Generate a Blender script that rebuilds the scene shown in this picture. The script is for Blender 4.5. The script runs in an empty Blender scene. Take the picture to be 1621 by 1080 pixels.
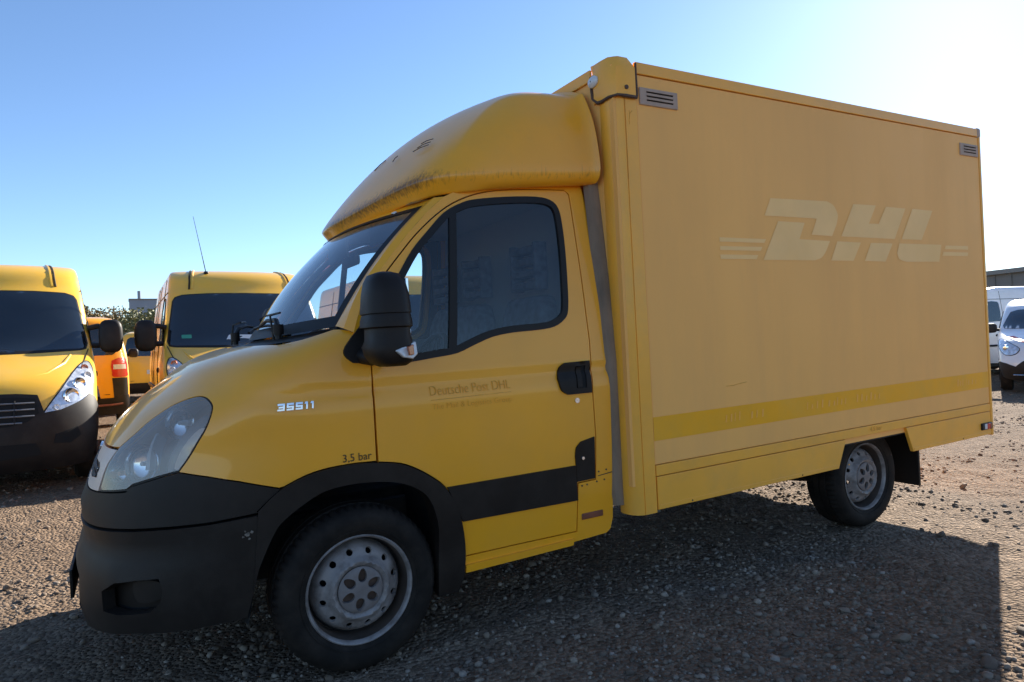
import bpy, bmesh, math, random
import numpy as np
from mathutils import Vector, Matrix
from mathutils.geometry import delaunay_2d_cdt

random.seed(7); rng = np.random.default_rng(11)
scene = bpy.context.scene
col = scene.collection

# ---------------------------------------------------------------- camera
cam_d = bpy.data.cameras.new('camera'); cam = bpy.data.objects.new('camera', cam_d); col.objects.link(cam)
cam_d.sensor_width = 36.0; cam_d.lens = 23.82; cam_d.clip_start = 0.05; cam_d.clip_end = 5000
cr = Vector((0.868325, -0.494649, -0.0365366)); cu = Vector((0.031761, -0.01806, 0.999332)); cf = Vector((0.494978, 0.868905, -0.0000287))
M = Matrix.Identity(4)
for i in range(3):
    M[i][0] = cr[i]; M[i][1] = cu[i]; M[i][2] = -cf[i]
M.translation = Vector((-0.818847, -3.72156, 1.339997))
cam.matrix_world = M
scene.camera = cam

# ---------------------------------------------------------------- sky, sun, exposure
SUN_AZ, SUN_EL = 64.6, 24.6          # azimuth from +Y towards +X
world = bpy.data.worlds.new('World'); scene.world = world; world.use_nodes = True
wn = world.node_tree.nodes; wl = world.node_tree.links
sky = wn.new('ShaderNodeTexSky'); sky.sky_type = 'NISHITA'; sky.sun_disc = False
sky.sun_elevation = math.radians(SUN_EL); sky.sun_rotation = math.radians(SUN_AZ)
sky.air_density = 0.85; sky.dust_density = 0.14; sky.ozone_density = 4.0; sky.altitude = 50
bg = wn['Background']; bg.inputs['Strength'].default_value = 0.08
wl.new(sky.outputs['Color'], bg.inputs['Color'])
sun_d = bpy.data.lights.new('sun', 'SUN'); sun_d.energy = 4.8; sun_d.angle = math.radians(0.53); sun_d.color = (1.0, 0.93, 0.82)
sun = bpy.data.objects.new('sun', sun_d); col.objects.link(sun)
sdir = Vector((math.sin(math.radians(SUN_AZ))*math.cos(math.radians(SUN_EL)), math.cos(math.radians(SUN_AZ))*math.cos(math.radians(SUN_EL)), math.sin(math.radians(SUN_EL))))
sun.rotation_euler = sdir.to_track_quat('Z', 'Y').to_euler(); sun.location = sdir*60
vs = scene.view_settings; vs.view_transform = 'Standard'; vs.look = 'None'; vs.exposure = 1.5; vs.gamma = 1.0; vs.use_curve_mapping = False
scene.render.engine = 'CYCLES'; scene.cycles.max_bounces = 8; scene.cycles.transparent_max_bounces = 16

# ---------------------------------------------------------------- materials
def new_mat(name):
    m = bpy.data.materials.new(name); m.use_nodes = True
    return m, m.node_tree.nodes, m.node_tree.links, m.node_tree.nodes['Principled BSDF']
def mat(name, c, rough=.5, metal=0., coat=0., coat_r=.1, spec=.5, var=0., vscale=3., dirt=None, dirt_amt=0., dscale=2.5, bump=0., bscale=60., emit=None, streak=(1, 1, 1), rvar=0.):
    m, n, l, p = new_mat(name)
    p.inputs['Roughness'].default_value = rough; p.inputs['Metallic'].default_value = metal
    p.inputs['Coat Weight'].default_value = coat; p.inputs['Coat Roughness'].default_value = coat_r
    p.inputs['Specular IOR Level'].default_value = spec
    p.inputs['Base Color'].default_value = (*c, 1)
    tc = n.new('ShaderNodeTexCoord'); last = None
    if var:
        t = n.new('ShaderNodeTexNoise'); t.inputs['Scale'].default_value = vscale; t.inputs['Detail'].default_value = 6
        l.new(tc.outputs['Object'], t.inputs['Vector'])
        r = n.new('ShaderNodeMapRange'); r.inputs[1].default_value = .3; r.inputs[2].default_value = .7; r.inputs[3].default_value = 1-var; r.inputs[4].default_value = 1+var
        l.new(t.outputs['Fac'], r.inputs[0])
        mx = n.new('ShaderNodeMix'); mx.data_type = 'RGBA'; mx.blend_type = 'MULTIPLY'; mx.inputs[0].default_value = 1
        mx.inputs[6].default_value = (*c, 1); l.new(r.outputs[0], mx.inputs[7]); last = mx.outputs[2]
    if dirt:
        mp = n.new('ShaderNodeMapping'); mp.inputs['Scale'].default_value = streak
        l.new(tc.outputs['Object'], mp.inputs['Vector'])
        t = n.new('ShaderNodeTexNoise'); t.inputs['Scale'].default_value = dscale; t.inputs['Detail'].default_value = 9; t.inputs['Roughness'].default_value = .65
        l.new(mp.outputs[0], t.inputs['Vector'])
        r = n.new('ShaderNodeMapRange'); r.inputs[1].default_value = .42; r.inputs[2].default_value = .75; r.inputs[3].default_value = 0; r.inputs[4].default_value = dirt_amt
        l.new(t.outputs['Fac'], r.inputs[0])
        mx = n.new('ShaderNodeMix'); mx.data_type = 'RGBA'; mx.inputs[6].default_value = (*c, 1); mx.inputs[7].default_value = (*dirt, 1)
        if last: l.new(last, mx.inputs[6])
        l.new(r.outputs[0], mx.inputs[0]); last = mx.outputs[2]
        if rvar:
            q = n.new('ShaderNodeMapRange'); q.inputs[1].default_value = .3; q.inputs[2].default_value = .7; q.inputs[3].default_value = rough-rvar; q.inputs[4].default_value = rough+rvar
            l.new(t.outputs['Fac'], q.inputs[0]); l.new(q.outputs[0], p.inputs['Roughness'])
    if last: l.new(last, p.inputs['Base Color'])
    if bump:
        t = n.new('ShaderNodeTexNoise'); t.inputs['Scale'].default_value = bscale; t.inputs['Detail'].default_value = 4
        l.new(tc.outputs['Object'], t.inputs['Vector'])
        b = n.new('ShaderNodeBump'); b.inputs['Strength'].default_value = bump; b.inputs['Distance'].default_value = .01
        l.new(t.outputs['Fac'], b.inputs['Height']); l.new(b.outputs[0], p.inputs['Normal'])
    if emit:
        p.inputs['Emission Color'].default_value = (*c, 1); p.inputs['Emission Strength'].default_value = emit
    return m
def glass_mat(name, tint=(.75, .8, .82), refl=1.0, rough=.02, dust_or_glow=0.0, ior=1.75, dcol=(.45, .42, .38), dlow=.25):
    m = bpy.data.materials.new(name); m.use_nodes = True; n = m.node_tree.nodes; l = m.node_tree.links; n.clear()
    out = n.new('ShaderNodeOutputMaterial'); tr = n.new('ShaderNodeBsdfTransparent'); tr.inputs[0].default_value = (*tint, 1)
    gl = n.new('ShaderNodeBsdfGlossy'); gl.inputs['Roughness'].default_value = rough; gl.inputs[0].default_value = (refl, refl, refl, 1)
    fr = n.new('ShaderNodeFresnel'); fr.inputs[0].default_value = ior
    mx = n.new('ShaderNodeMixShader'); l.new(fr.outputs[0], mx.inputs[0]); l.new(tr.outputs[0], mx.inputs[1]); l.new(gl.outputs[0], mx.inputs[2])
    res = mx.outputs[0]
    if dust_or_glow:
        df = n.new('ShaderNodeBsdfDiffuse'); df.inputs[0].default_value = (*dcol, 1)
        tc = n.new('ShaderNodeTexCoord'); t = n.new('ShaderNodeTexNoise'); t.inputs['Scale'].default_value = 6; t.inputs['Detail'].default_value = 8
        l.new(tc.outputs['Object'], t.inputs['Vector'])
        r = n.new('ShaderNodeMapRange'); r.inputs[1].default_value = .35; r.inputs[2].default_value = .8; r.inputs[3].default_value = dust_or_glow*dlow; r.inputs[4].default_value = dust_or_glow
        l.new(t.outputs['Fac'], r.inputs[0])
        m2 = n.new('ShaderNodeMixShader'); l.new(r.outputs[0], m2.inputs[0]); l.new(res, m2.inputs[1]); l.new(df.outputs[0], m2.inputs[2]); res = m2.outputs[0]
    l.new(res, out.inputs[0])
    return m

MT = {}
MT['yellow'] = mat('cab_yellow_paint', (.95, .40, .011), .40, coat=.45, coat_r=.04, var=.04, vscale=2.0, dirt=(.72, .34, .06), dirt_amt=.25, dscale=3.0, rvar=.05)
MT['box_yellow'] = mat('box_chalky_yellow', (.97, .475, .115), .55, spec=.3, var=.05, vscale=.8, dirt=(.82, .41, .13), dirt_amt=.5, dscale=1.6, streak=(2.2, 2.2, .35), rvar=.06, bump=.04, bscale=1.6)
MT['box_trim'] = mat('box_trim_yellow', (.96, .43, .035), .42, coat=.15, var=.04, dirt=(.40, .27, .12), dirt_amt=.25, dscale=4)
MT['stripe'] = mat('box_stripe_yellow', (.95, .42, .012), .5, spec=.2, coat=.0, var=.03, dirt=(.60, .40, .12), dirt_amt=.25, dscale=5)
MT['ghost'] = mat('logo_ghost', (.98, .58, .205), .6, var=.05, vscale=4, dirt=(.95, .52, .13), dirt_amt=.4, dscale=3)
MT['ghost_dark'] = mat('lettering_residue', (.56, .255, .012), .5, dirt=(.95, .40, .011), dirt_amt=1.0, dscale=22)
MT['black'] = mat('grey_black_plastic', (.0150, .0110, .0090), .50, spec=.22, var=.15, vscale=4, dirt=(.06, .045, .034), dirt_amt=.35, dscale=5, bump=.08, bscale=300, rvar=.08)
MT['rubber'] = mat('black_rubber', (.011, .009, .008), .5, spec=.3)
MT['void'] = mat('dark_cavity', (.006, .006, .006), .9)
MT['tyre'] = mat('tyre_rubber', (.012, .0095, .008), .75, spec=.2, dirt=(.05, .038, .03), dirt_amt=.55, dscale=9, bump=.15, bscale=90)
MT['rim'] = mat('silver_steel_wheel', (.30, .265, .25), .48, metal=.1, spec=.3, dirt=(.06, .04, .028), dirt_amt=.9, dscale=11, var=.15)
MT['hubcap'] = mat('grey_hub_cap', (.21, .18, .17), .5, spec=.3, dirt=(.09, .065, .05), dirt_amt=.5, dscale=16)
MT['silver'] = mat('dull_silver_paint', (.85, .62, .48), .4, metal=0., coat=.0, spec=.25, dirt=(.3, .25, .2), dirt_amt=.3, dscale=6)
MT['lamp_inner'] = mat('lamp_inner_silver', (.97, .90, .84), .16, metal=1., var=.10, vscale=9)
MT['rim_barrel'] = mat('rusty_rim_barrel', (.06, .042, .032), .7, var=.3, vscale=12)
MT['chrome'] = mat('lamp_reflector', (.80, .80, .80), .14, metal=1.)
MT['chromed'] = mat('badge_chrome', (.85, .85, .88), .25, metal=.9)
MT['lens'] = glass_mat('clear_lens', (.95, .95, .95), .9, .05, dust_or_glow=.30, dcol=(.97, .80, .64), dlow=.7)  # pale warm film mixed into the lens colour to brighten the lamp
MT['amber'] = mat('amber_lens', (.45, .12, .04), .25, coat=.4)
MT['red'] = mat('red_lens', (.55, .02, .02), .2, coat=.5)
MT['red_dim'] = mat('dirty_reflector', (.20, .06, .03), .4, var=.2, vscale=20)
MT['lamp_white'] = mat('milky_lens', (.62, .62, .62), .3, coat=.3)
MT['glass'] = glass_mat('window_glass', (.80, .88, .92), 1.0, .015, dust_or_glow=.012, ior=1.6)
MT['windscreen'] = glass_mat('windscreen_glass', (.62, .74, .80), 1.0, .02, dust_or_glow=.06, ior=2.5)
MT['mirror'] = mat('mirror_glass', (.9, .9, .9), .03, metal=1.)
MT['interior'] = mat('interior_grey_plastic', (.20, .20, .20), .7, var=.1)
MT['seat'] = mat('seat_fabric', (.15, .16, .18), .9, var=.3, vscale=20)
MT['lining'] = mat('roof_lining', (.62, .62, .60), .85)
MT['grey_panel'] = mat('grey_filler_panel', (.27, .19, .125), .7, var=.15, vscale=5, dirt=(.09, .07, .05), dirt_amt=.8, dscale=6, streak=(1, 1, .25))
MT['vent'] = mat('vent_grey_plastic', (.46, .33, .25), .6, spec=.2, dirt=(.2, .15, .1), dirt_amt=.3, dscale=12)
MT['sealant'] = mat('brown_sealant', (.085, .05, .035), .8, var=.3, vscale=40)
MT['letter_black'] = mat('black_lettering', (.03, .022, .012), .5)
MT['frame'] = mat('chassis_black', (.018, .017, .016), .75, dirt=(.09, .07, .05), dirt_amt=.5, dscale=6)
MT['scrape'] = mat('scraped_plastic', (.16, .135, .11), .85, var=.5, vscale=90)

# ---------------------------------------------------------------- mesh helpers
def link(o, parent=None):
    col.objects.link(o)
    if parent is not None: o.parent = parent
    return o
def mesh(name, V, F, m=None, parent=None, smooth=True, sharp=38):
    me = bpy.data.meshes.new(name); me.from_pydata([tuple(map(float, v)) for v in V], [], [tuple(map(int, f)) for f in F]); me.update()
    if m is not None: me.materials.append(m if not isinstance(m, str) else MT[m])
    if smooth:
        me.shade_smooth()
        if sharp: me.set_sharp_from_angle(angle=math.radians(sharp))
    return link(bpy.data.objects.new(name, me), parent)
def empty(name, loc=(0, 0, 0), rot=(0, 0, 0), parent=None):
    o = bpy.data.objects.new(name, None); o.location = loc; o.rotation_euler = rot; o.empty_display_size = .2
    return link(o, parent)
def tag(o, label=None, cat=None, group=None, kind=None):
    if label: o['label'] = label
    if cat: o['category'] = cat
    if group: o['group'] = group
    if kind: o['kind'] = kind
    return o
class MB:
    """collects faces of ONE piece"""
    def __init__(s): s.V = []; s.F = []
    def add(s, V, F):
        k = len(s.V); s.V += [tuple(v) for v in V]; s.F += [tuple(i+k for i in f) for f in F]; return s
    def box(s, x0, x1, y0, y1, z0, z1):
        return s.add([(x0, y0, z0), (x1, y0, z0), (x1, y1, z0), (x0, y1, z0), (x0, y0, z1), (x1, y0, z1), (x1, y1, z1), (x0, y1, z1)],
                     [(0, 3, 2, 1), (4, 5, 6, 7), (0, 1, 5, 4), (1, 2, 6, 5), (2, 3, 7, 6), (3, 0, 4, 7)])
    def tube(s, pts, r, n=8, cap=True):
        pts = [Vector(p) for p in pts]; rs = r if isinstance(r, (list, tuple)) else [r]*len(pts); V = []; F = []
        up = None
        for i, p in enumerate(pts):
            d = (pts[min(i+1, len(pts)-1)]-pts[max(i-1, 0)]).normalized()
            a = Vector((0, 0, 1)) if abs(d.z) < .9 else Vector((1, 0, 0))
            u = d.cross(a).normalized() if up is None else (up-d*up.dot(d)).normalized(); up = u
            w = d.cross(u)
            for k in range(n):
                t = 2*math.pi*k/n; V.append(p+(u*math.cos(t)+w*math.sin(t))*rs[i])
        for i in range(len(pts)-1):
            for k in range(n):
                F.append((i*n+k, i*n+(k+1) % n, (i+1)*n+(k+1) % n, (i+1)*n+k))
        if cap: F.append(tuple(range(n-1, -1, -1))); F.append(tuple(range((len(pts)-1)*n, len(pts)*n)))
        return s.add(V, F)
    def prism(s, poly, f0, f1):
        """poly: 2D list, f0/f1 map 2D -> 3D for the two caps"""
        n = len(poly); V = [f0(*p) for p in poly]+[f1(*p) for p in poly]
        return s.add(V, [tuple(range(n)), tuple(range(2*n-1, n-1, -1))]+[((i+1) % n, i, n+i, n+(i+1) % n) for i in range(n)])
    def loft(s, rings, closed=True, caps=True):
        n = len(rings[0]); V = [p for r in rings for p in r]; F = []
        for i in range(len(rings)-1):
            for k in range(n if closed else n-1):
                F.append((i*n+k, i*n+(k+1) % n, (i+1)*n+(k+1) % n, (i+1)*n+k))
        if caps: F.append(tuple(range(n-1, -1, -1))); F.append(tuple(range((len(rings)-1)*n, len(rings)*n)))
        return s.add(V, F)
    def build(s, name, m, parent=None, smooth=True, sharp=38, bevel=0., seg=2):
        o = mesh(name, s.V, s.F, m, parent, smooth, sharp)
        if bevel:
            b = o.modifiers.new('bevel', 'BEVEL'); b.width = bevel; b.segments = seg; b.limit_method = 'ANGLE'; b.angle_limit = math.radians(40); b.harden_normals = False
        return o
def mirror_y(o, parent=None, name=None):
    """the same piece on the other side of the vehicle"""
    me = o.data.copy()
    for v in me.vertices: v.co.y = -v.co.y
    me.flip_normals()
    c = bpy.data.objects.new(name or o.name.split('.')[0], me); link(c, parent if parent is not None else o.parent)
    for md in o.modifiers:
        n = c.modifiers.new(md.name, md.type)
        if md.type == 'BEVEL': n.width = md.width; n.segments = md.segments; n.limit_method = md.limit_method; n.angle_limit = md.angle_limit
        if md.type == 'SUBSURF': n.levels = md.levels; n.render_levels = md.render_levels
    return c
def spl(P, n=6, closed=False):
    """Catmull-Rom through points"""
    P = [np.array(p, float) for p in P]; N = len(P); out = []
    for i in range(N if closed else N-1):
        p0 = P[(i-1) % N] if closed else P[max(i-1, 0)]; p1 = P[i]; p2 = P[(i+1) % N]; p3 = P[(i+2) % N] if closed else P[min(i+2, N-1)]
        for k in range(n):
            t = k/n; out.append(.5*((2*p1)+(-p0+p2)*t+(2*p0-5*p1+4*p2-p3)*t*t+(-p0+3*p1-3*p2+p3)*t**3))
    if not closed: out.append(P[-1])
    return [tuple(o) for o in out]
def dens(poly, step):
    out = []
    for i in range(len(poly)):
        a = np.array(poly[i], float); b = np.array(poly[(i+1) % len(poly)], float); n = max(1, int(math.ceil(np.linalg.norm(b-a)/step)))
        out += [tuple(a+(b-a)*k/n) for k in range(n)]
    return out
def inset(poly, d):
    """offset a closed polygon inwards by d (either winding)"""
    P = np.array(poly, float); n = len(P)
    area = .5*np.sum(P[:, 0]*np.roll(P[:, 1], -1)-np.roll(P[:, 0], -1)*P[:, 1]); s = 1 if area > 0 else -1
    out = []
    for i in range(n):
        e0 = P[i]-P[i-1]; e1 = P[(i+1) % n]-P[i]
        e0 = e0/max(np.linalg.norm(e0), 1e-9); e1 = e1/max(np.linalg.norm(e1), 1e-9)
        n0 = np.array([-e0[1], e0[0]])*s; n1 = np.array([-e1[1], e1[0]])*s; m = n0+n1; m /= max(np.linalg.norm(m), 1e-6)
        out.append(tuple(P[i]+m*d/max(m.dot(n0), .5)))
    return out
def inside(pts, poly):
    P = np.array(poly); x, y = pts[:, 0], pts[:, 1]; r = np.zeros(len(pts), bool); j = len(P)-1
    for i in range(len(P)):
        c = ((P[i, 1] > y) != (P[j, 1] > y)); dy = P[j, 1]-P[i, 1]
        xi = (P[j, 0]-P[i, 0])*(y-P[i, 1])/(dy if abs(dy) > 1e-12 else 1e-12)+P[i, 0]
        r ^= c & (x < xi); j = i
    return r
def seg_dist(pts, poly):
    P = np.array(poly); Q = np.roll(P, -1, 0); best = np.full(len(pts), 1e9)
    for a, b in zip(P, Q):
        d = b-a; L = max(d.dot(d), 1e-12); t = np.clip(((pts-a)@d)/L, 0, 1); best = np.minimum(best, np.hypot(*(pts-a-t[:, None]*d).T))
    return best
def panel(name, outline, fmap, m, parent=None, holes=(), step=.03, depth=.02, off=0., round_edge=.0, flip=None):
    """sheet-metal panel: a 2D outline (with holes) laid on the surface fmap, its rim turned inwards by depth"""
    loops = [dens(outline, step)]+[dens(h, step) for h in holes]
    pts = []; edges = []
    for lp in loops:
        k = len(pts); pts += lp; edges += [(k+i, k+(i+1) % len(lp)) for i in range(len(lp))]
    A = np.array(pts); lo = A.min(0); hi = A.max(0)
    gx = np.arange(lo[0]+step/2, hi[0], step); gy = np.arange(lo[1]+step/2, hi[1], step*.9)
    if len(gx) and len(gy):
        G = np.array([(x+(step/2 if j % 2 else 0), y) for j, y in enumerate(gy) for x in gx])
        k = inside(G, loops[0])
        for h in loops[1:]: k &= ~inside(G, h)
        G = G[k]
        for lp in loops:
            if len(G): G = G[seg_dist(G, lp) > step*.45]
        pts = pts+[tuple(g) for g in G]
    r = delaunay_2d_cdt([Vector(p) for p in pts], edges, [], 0, 1e-6)
    co = np.array([tuple(v) for v in r[0]]); tri = np.array([tuple(f) for f in r[2]])
    cen = co[tri].mean(1); k = inside(cen, loops[0])
    for h in loops[1:]: k &= ~inside(cen, h)
    tri = tri[k]
    P = fmap(co); e = 1e-3
    du = fmap(co+[e, 0])-fmap(co-[e, 0]); dv = fmap(co+[0, e])-fmap(co-[0, e]); N = np.cross(du, dv); N /= np.maximum(np.linalg.norm(N, axis=1), 1e-12)[:, None]
    if flip is None:                 # outward = away from the vehicle's middle
        c = np.array([P[:, 0].mean()*0+.3, 0, .9]) if flip is None else None
        flip = np.sum(N*(P-c)) < 0
    if flip: N = -N
    P = P+N*off
    # orient triangles along N
    f0 = np.cross(P[tri[:, 1]]-P[tri[:, 0]], P[tri[:, 2]]-P[tri[:, 0]]); bad = np.sum(f0*N[tri[:, 0]], 1) < 0
    tri[bad] = tri[bad][:, ::-1]
    V = list(P); F = [tuple(t) for t in tri]
    if depth:
        cnt = {}
        for t in F:
            for a, b in ((t[0], t[1]), (t[1], t[2]), (t[2], t[0])): cnt[(a, b)] = 1
        be = [(a, b) for (a, b) in cnt if (b, a) not in cnt]
        top = {}; bot = {}; mid = {}
        for a, b in be:
            for q in (a, b):
                if q not in top:
                    top[q] = len(V); V.append(P[q]); bot[q] = len(V); V.append(P[q]-N[q]*depth)
            F.append((top[b], top[a], bot[a], bot[b]))
    o = mesh(name, V, F, m, parent, True, 50)
    return o
def text_mesh(s, size=1., bold=0., shear=0., ext=1.):
    c = bpy.data.curves.new('text', 'FONT'); c.body = s; c.size = size; c.offset = bold; c.shear = shear; c.resolution_u = 3; c.align_x = 'LEFT'
    o = bpy.data.objects.new('text', c); col.objects.link(o); dg = bpy.context.evaluated_depsgraph_get()
    me = bpy.data.meshes.new_from_object(o.evaluated_get(dg)); bpy.data.objects.remove(o); bpy.data.curves.remove(c)
    V = np.array([tuple(v.co) for v in me.vertices]); F = [tuple(p.vertices) for p in me.polygons]; bpy.data.meshes.remove(me)
    V[:, 0] *= ext
    return V, F
def lettering(name, s, x0, x1, z0, z1, fmap, m, parent, bold=0., shear=0., off=.0025):
    """flat letters fitted in the box x0..x1, z0..z1 of a surface"""
    V, F = text_mesh(s, 1., bold, shear); lo = V.min(0); hi = V.max(0)
    b = bmesh.new(); vv = [b.verts.new(tuple(v)) for v in V]
    for f in F:
        try: b.faces.new([vv[i] for i in f])
        except ValueError: pass
    for k in range(1, 8):
        bmesh.ops.bisect_plane(b, geom=b.verts[:]+b.edges[:]+b.faces[:], plane_co=(0, lo[1]+(hi[1]-lo[1])*k/8, 0), plane_no=(0, 1, 0))
    b.verts.index_update(); V = np.array([tuple(v.co) for v in b.verts]); F = [tuple(q.index for q in f.verts) for f in b.faces]; b.free()
    q = np.stack([x0+(V[:, 0]-lo[0])/(hi[0]-lo[0])*(x1-x0), z0+(V[:, 1]-lo[1])/(hi[1]-lo[1])*(z1-z0)], 1)
    P = fmap(q); P[:, 1] -= off
    return mesh(name, P, F, m, parent, False)
# ================================================================ ground
def vnoise(x, y, s, seed):
    """smooth value noise on numpy arrays"""
    r = np.random.default_rng(seed).random((64, 64)); x = x/s; y = y/s
    xi = np.floor(x).astype(int); yi = np.floor(y).astype(int); fx = x-xi; fy = y-yi; fx = fx*fx*(3-2*fx); fy = fy*fy*(3-2*fy)
    a = r[xi % 64, yi % 64]; b = r[(xi+1) % 64, yi % 64]; c = r[xi % 64, (yi+1) % 64]; d = r[(xi+1) % 64, (yi+1) % 64]
    return (a*(1-fx)+b*fx)*(1-fy)+(c*(1-fx)+d*fx)*fy-.5
def ground_z(x, y):
    x = np.asarray(x, float); y = np.asarray(y, float)
    f = np.clip((np.hypot(x-2, y)-.0)/6, 0, 1)
    near = np.minimum.reduce([np.hypot(x-a, y-b) for a, b in ((0, -.86), (3.51, -.8), (0, .86), (3.51, .8))]); k = np.clip((near-.25)/.5, 0, 1)
    z = (vnoise(x, y, 1.9, 1)*.045+vnoise(x, y, .55, 2)*.022)*k+vnoise(x, y, .19, 3)*.020*k+vnoise(x, y, .085, 4)*.013
    far = np.clip((np.hypot(x, y)-30)/40, 0, 1)
    return z*(1-far)-.010
def ax(c0, c1, fine, far):
    a = list(np.arange(c0, c1, fine)); s = fine; x = c1; up = []
    while x < far: up.append(x); s *= 1.09; x += s
    dn = []; s = fine; x = c0-fine
    while x > -far: dn.append(x); s *= 1.09; x -= s
    return np.array(dn[::-1]+a+up+[far])
gx = ax(-3.2, 7.5, .035, 900); gy = ax(-3.2, 4.6, .035, 900)
X, Y = np.meshgrid(gx, gy, indexing='ij'); Z = ground_z(X, Y)
nx, ny = X.shape
V = np.stack([X.ravel(), Y.ravel(), Z.ravel()], 1)
I = np.arange(nx*ny).reshape(nx, ny); F = np.stack([I[:-1, :-1].ravel(), I[1:, :-1].ravel(), I[1:, 1:].ravel(), I[:-1, 1:].ravel()], 1)
me = bpy.data.meshes.new('ground'); me.vertices.add(len(V)); me.vertices.foreach_set('co', V.ravel().astype(np.float32))
me.loops.add(F.size); me.loops.foreach_set('vertex_index', F.ravel().astype(np.int32)); me.polygons.add(len(F)); me.polygons.foreach_set('loop_start', np.arange(0, F.size, 4, dtype=np.int32)); me.update(calc_edges=True); me.shade_smooth()
ground = link(bpy.data.objects.new('ground', me)); tag(ground, kind='structure')
def gravel_mat(name, big, stone=False):
    m, n, l, p = new_mat(name); tc = n.new('ShaderNodeTexCoord'); geo = n.new('ShaderNodeNewGeometry')
    def noise(sc, det, rough=.6):
        t = n.new('ShaderNodeTexNoise'); t.inputs['Scale'].default_value = sc; t.inputs['Detail'].default_value = det; t.inputs['Roughness'].default_value = rough; l.new(tc.outputs['Object'], t.inputs['Vector']); return t
    def ramp(src, stops):
        r = n.new('ShaderNodeValToRGB'); l.new(src, r.inputs[0]); e = r.color_ramp.elements
        e[0].position, e[0].color = stops[0][0], (*stops[0][1], 1); e[1].position, e[1].color = stops[-1][0], (*stops[-1][1], 1)
        for s in stops[1:-1]: q = e.new(s[0]); q.color = (*s[1], 1)
        return r
    if stone:
        r = ramp(geo.outputs['Random Per Island'], [(0, (.12, .089, .066)), (.3, (.175, .132, .098)), (.6, (.23, .177, .134)), (.85, (.28, .225, .175)), (1, (.36, .30, .245))])
        t = noise(60, 4); mx = n.new('ShaderNodeMix'); mx.data_type = 'RGBA'; mx.blend_type = 'MULTIPLY'; mx.inputs[0].default_value = .55; l.new(r.outputs[0], mx.inputs[6])
        r2 = ramp(t.outputs['Fac'], [(.3, (.55, .52, .5)), (.7, (1.15, 1.12, 1.1))]); l.new(r2.outputs[0], mx.inputs[7]); l.new(mx.outputs[2], p.inputs['Base Color'])
        p.inputs['Roughness'].default_value = .85; p.inputs['Specular IOR Level'].default_value = .2; hs = t; bs = .25
    else:
        a = noise(.35, 5); r1 = ramp(a.outputs['Fac'], [(.3, (.160, .112, .076)), (.5, (.215, .154, .107)), (.7, (.275, .203, .145))])
        v = n.new('ShaderNodeTexVoronoi'); v.inputs['Scale'].default_value = 45; l.new(tc.outputs['Object'], v.inputs['Vector'])
        r2 = ramp(v.outputs['Color'], [(.1, (.5, .47, .44)), (.5, (.9, .88, .86)), (.95, (1.5, 1.47, 1.42))])
        mx = n.new('ShaderNodeMix'); mx.data_type = 'RGBA'; mx.blend_type = 'MULTIPLY'; mx.inputs[0].default_value = .75; l.new(r1.outputs[0], mx.inputs[6]); l.new(r2.outputs[0], mx.inputs[7])
        t = noise(9, 8, .7); r3 = ramp(t.outputs['Fac'], [(.3, (.72, .7, .68)), (.7, (1.2, 1.2, 1.2))])
        m2 = n.new('ShaderNodeMix'); m2.data_type = 'RGBA'; m2.blend_type = 'MULTIPLY'; m2.inputs[0].default_value = .8; l.new(mx.outputs[2], m2.inputs[6]); l.new(r3.outputs[0], m2.inputs[7]); l.new(m2.outputs[2], p.inputs['Base Color'])
        p.inputs['Roughness'].default_value = .95; p.inputs['Specular IOR Level'].default_value = .12
        ad = n.new('ShaderNodeMath'); ad.operation = 'MULTIPLY_ADD'; ad.inputs[1].default_value = -.8; l.new(v.outputs['Distance'], ad.inputs[0]); l.new(t.outputs['Fac'], ad.inputs[2])
        b = n.new('ShaderNodeBump'); b.inputs['Strength'].default_value = 1.0; b.inputs['Distance'].default_value = .035; l.new(ad.outputs[0], b.inputs['Height']); l.new(b.outputs[0], p.inputs['Normal'])
        return m
    b = n.new('ShaderNodeBump'); b.inputs['Strength'].default_value = bs; b.inputs['Distance'].default_value = .01; l.new(hs.outputs['Fac'], b.inputs['Height']); l.new(b.outputs[0], p.inputs['Normal'])
    return m
MT['gravel'] = gravel_mat('gravel_ground', True); MT['stone'] = gravel_mat('gravel_stone', True, True)
ground.data.materials.append(MT['gravel'])
# loose gravel: tens of thousands of little stones, one mass
def ico(sub):
    b = bmesh.new(); bmesh.ops.create_icosphere(b, subdivisions=sub, radius=1.); v = np.array([tuple(q.co) for q in b.verts]); f = np.array([[q.index for q in p.verts] for p in b.faces]); b.free(); return v, f
iv, iff = ico(1)
camp = np.array([-.819, -3.722]); fw = np.array([.495, .869]); rt = np.array([.868, -.495])
def scatter(n, dmin, dmax, pw):
    u = rng.random(n); d = dmin*(dmax/dmin)**(u**pw); s = (rng.random(n)*2-1)*.86
    P = camp+d[:, None]*fw+(d*s)[:, None]*rt
    return P, d
P, dd = scatter(90000, 1.75, 26, .8)
cl = vnoise(P[:, 0], P[:, 1], 1.1, 9)+vnoise(P[:, 0], P[:, 1], .4, 10)*.7
keep = rng.random(len(P)) < np.clip(.48+cl*1.7, .06, 1)
P = P[keep]; dd = dd[keep]; n = len(P)
size = np.clip(.0045*np.exp(rng.normal(-.1, .68, n))*(1+dd*.09), .0025, .019)
R3 = rng.normal(size=(n, 3, 3)); Q, _ = np.linalg.qr(R3)
scl = np.stack([size*rng.uniform(.8, 1.5, n), size*rng.uniform(.7, 1.2, n), size*rng.uniform(.5, .9, n)], 1)
jit = rng.uniform(.75, 1.2, (n, len(iv), 1))
VV = (iv[None]*jit)*scl[:, None, :]
ang = rng.uniform(0, 2*np.pi, n); tl = rng.normal(0, .35, n); ca, sa = np.cos(ang), np.sin(ang); ct, st = np.cos(tl), np.sin(tl)
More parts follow.
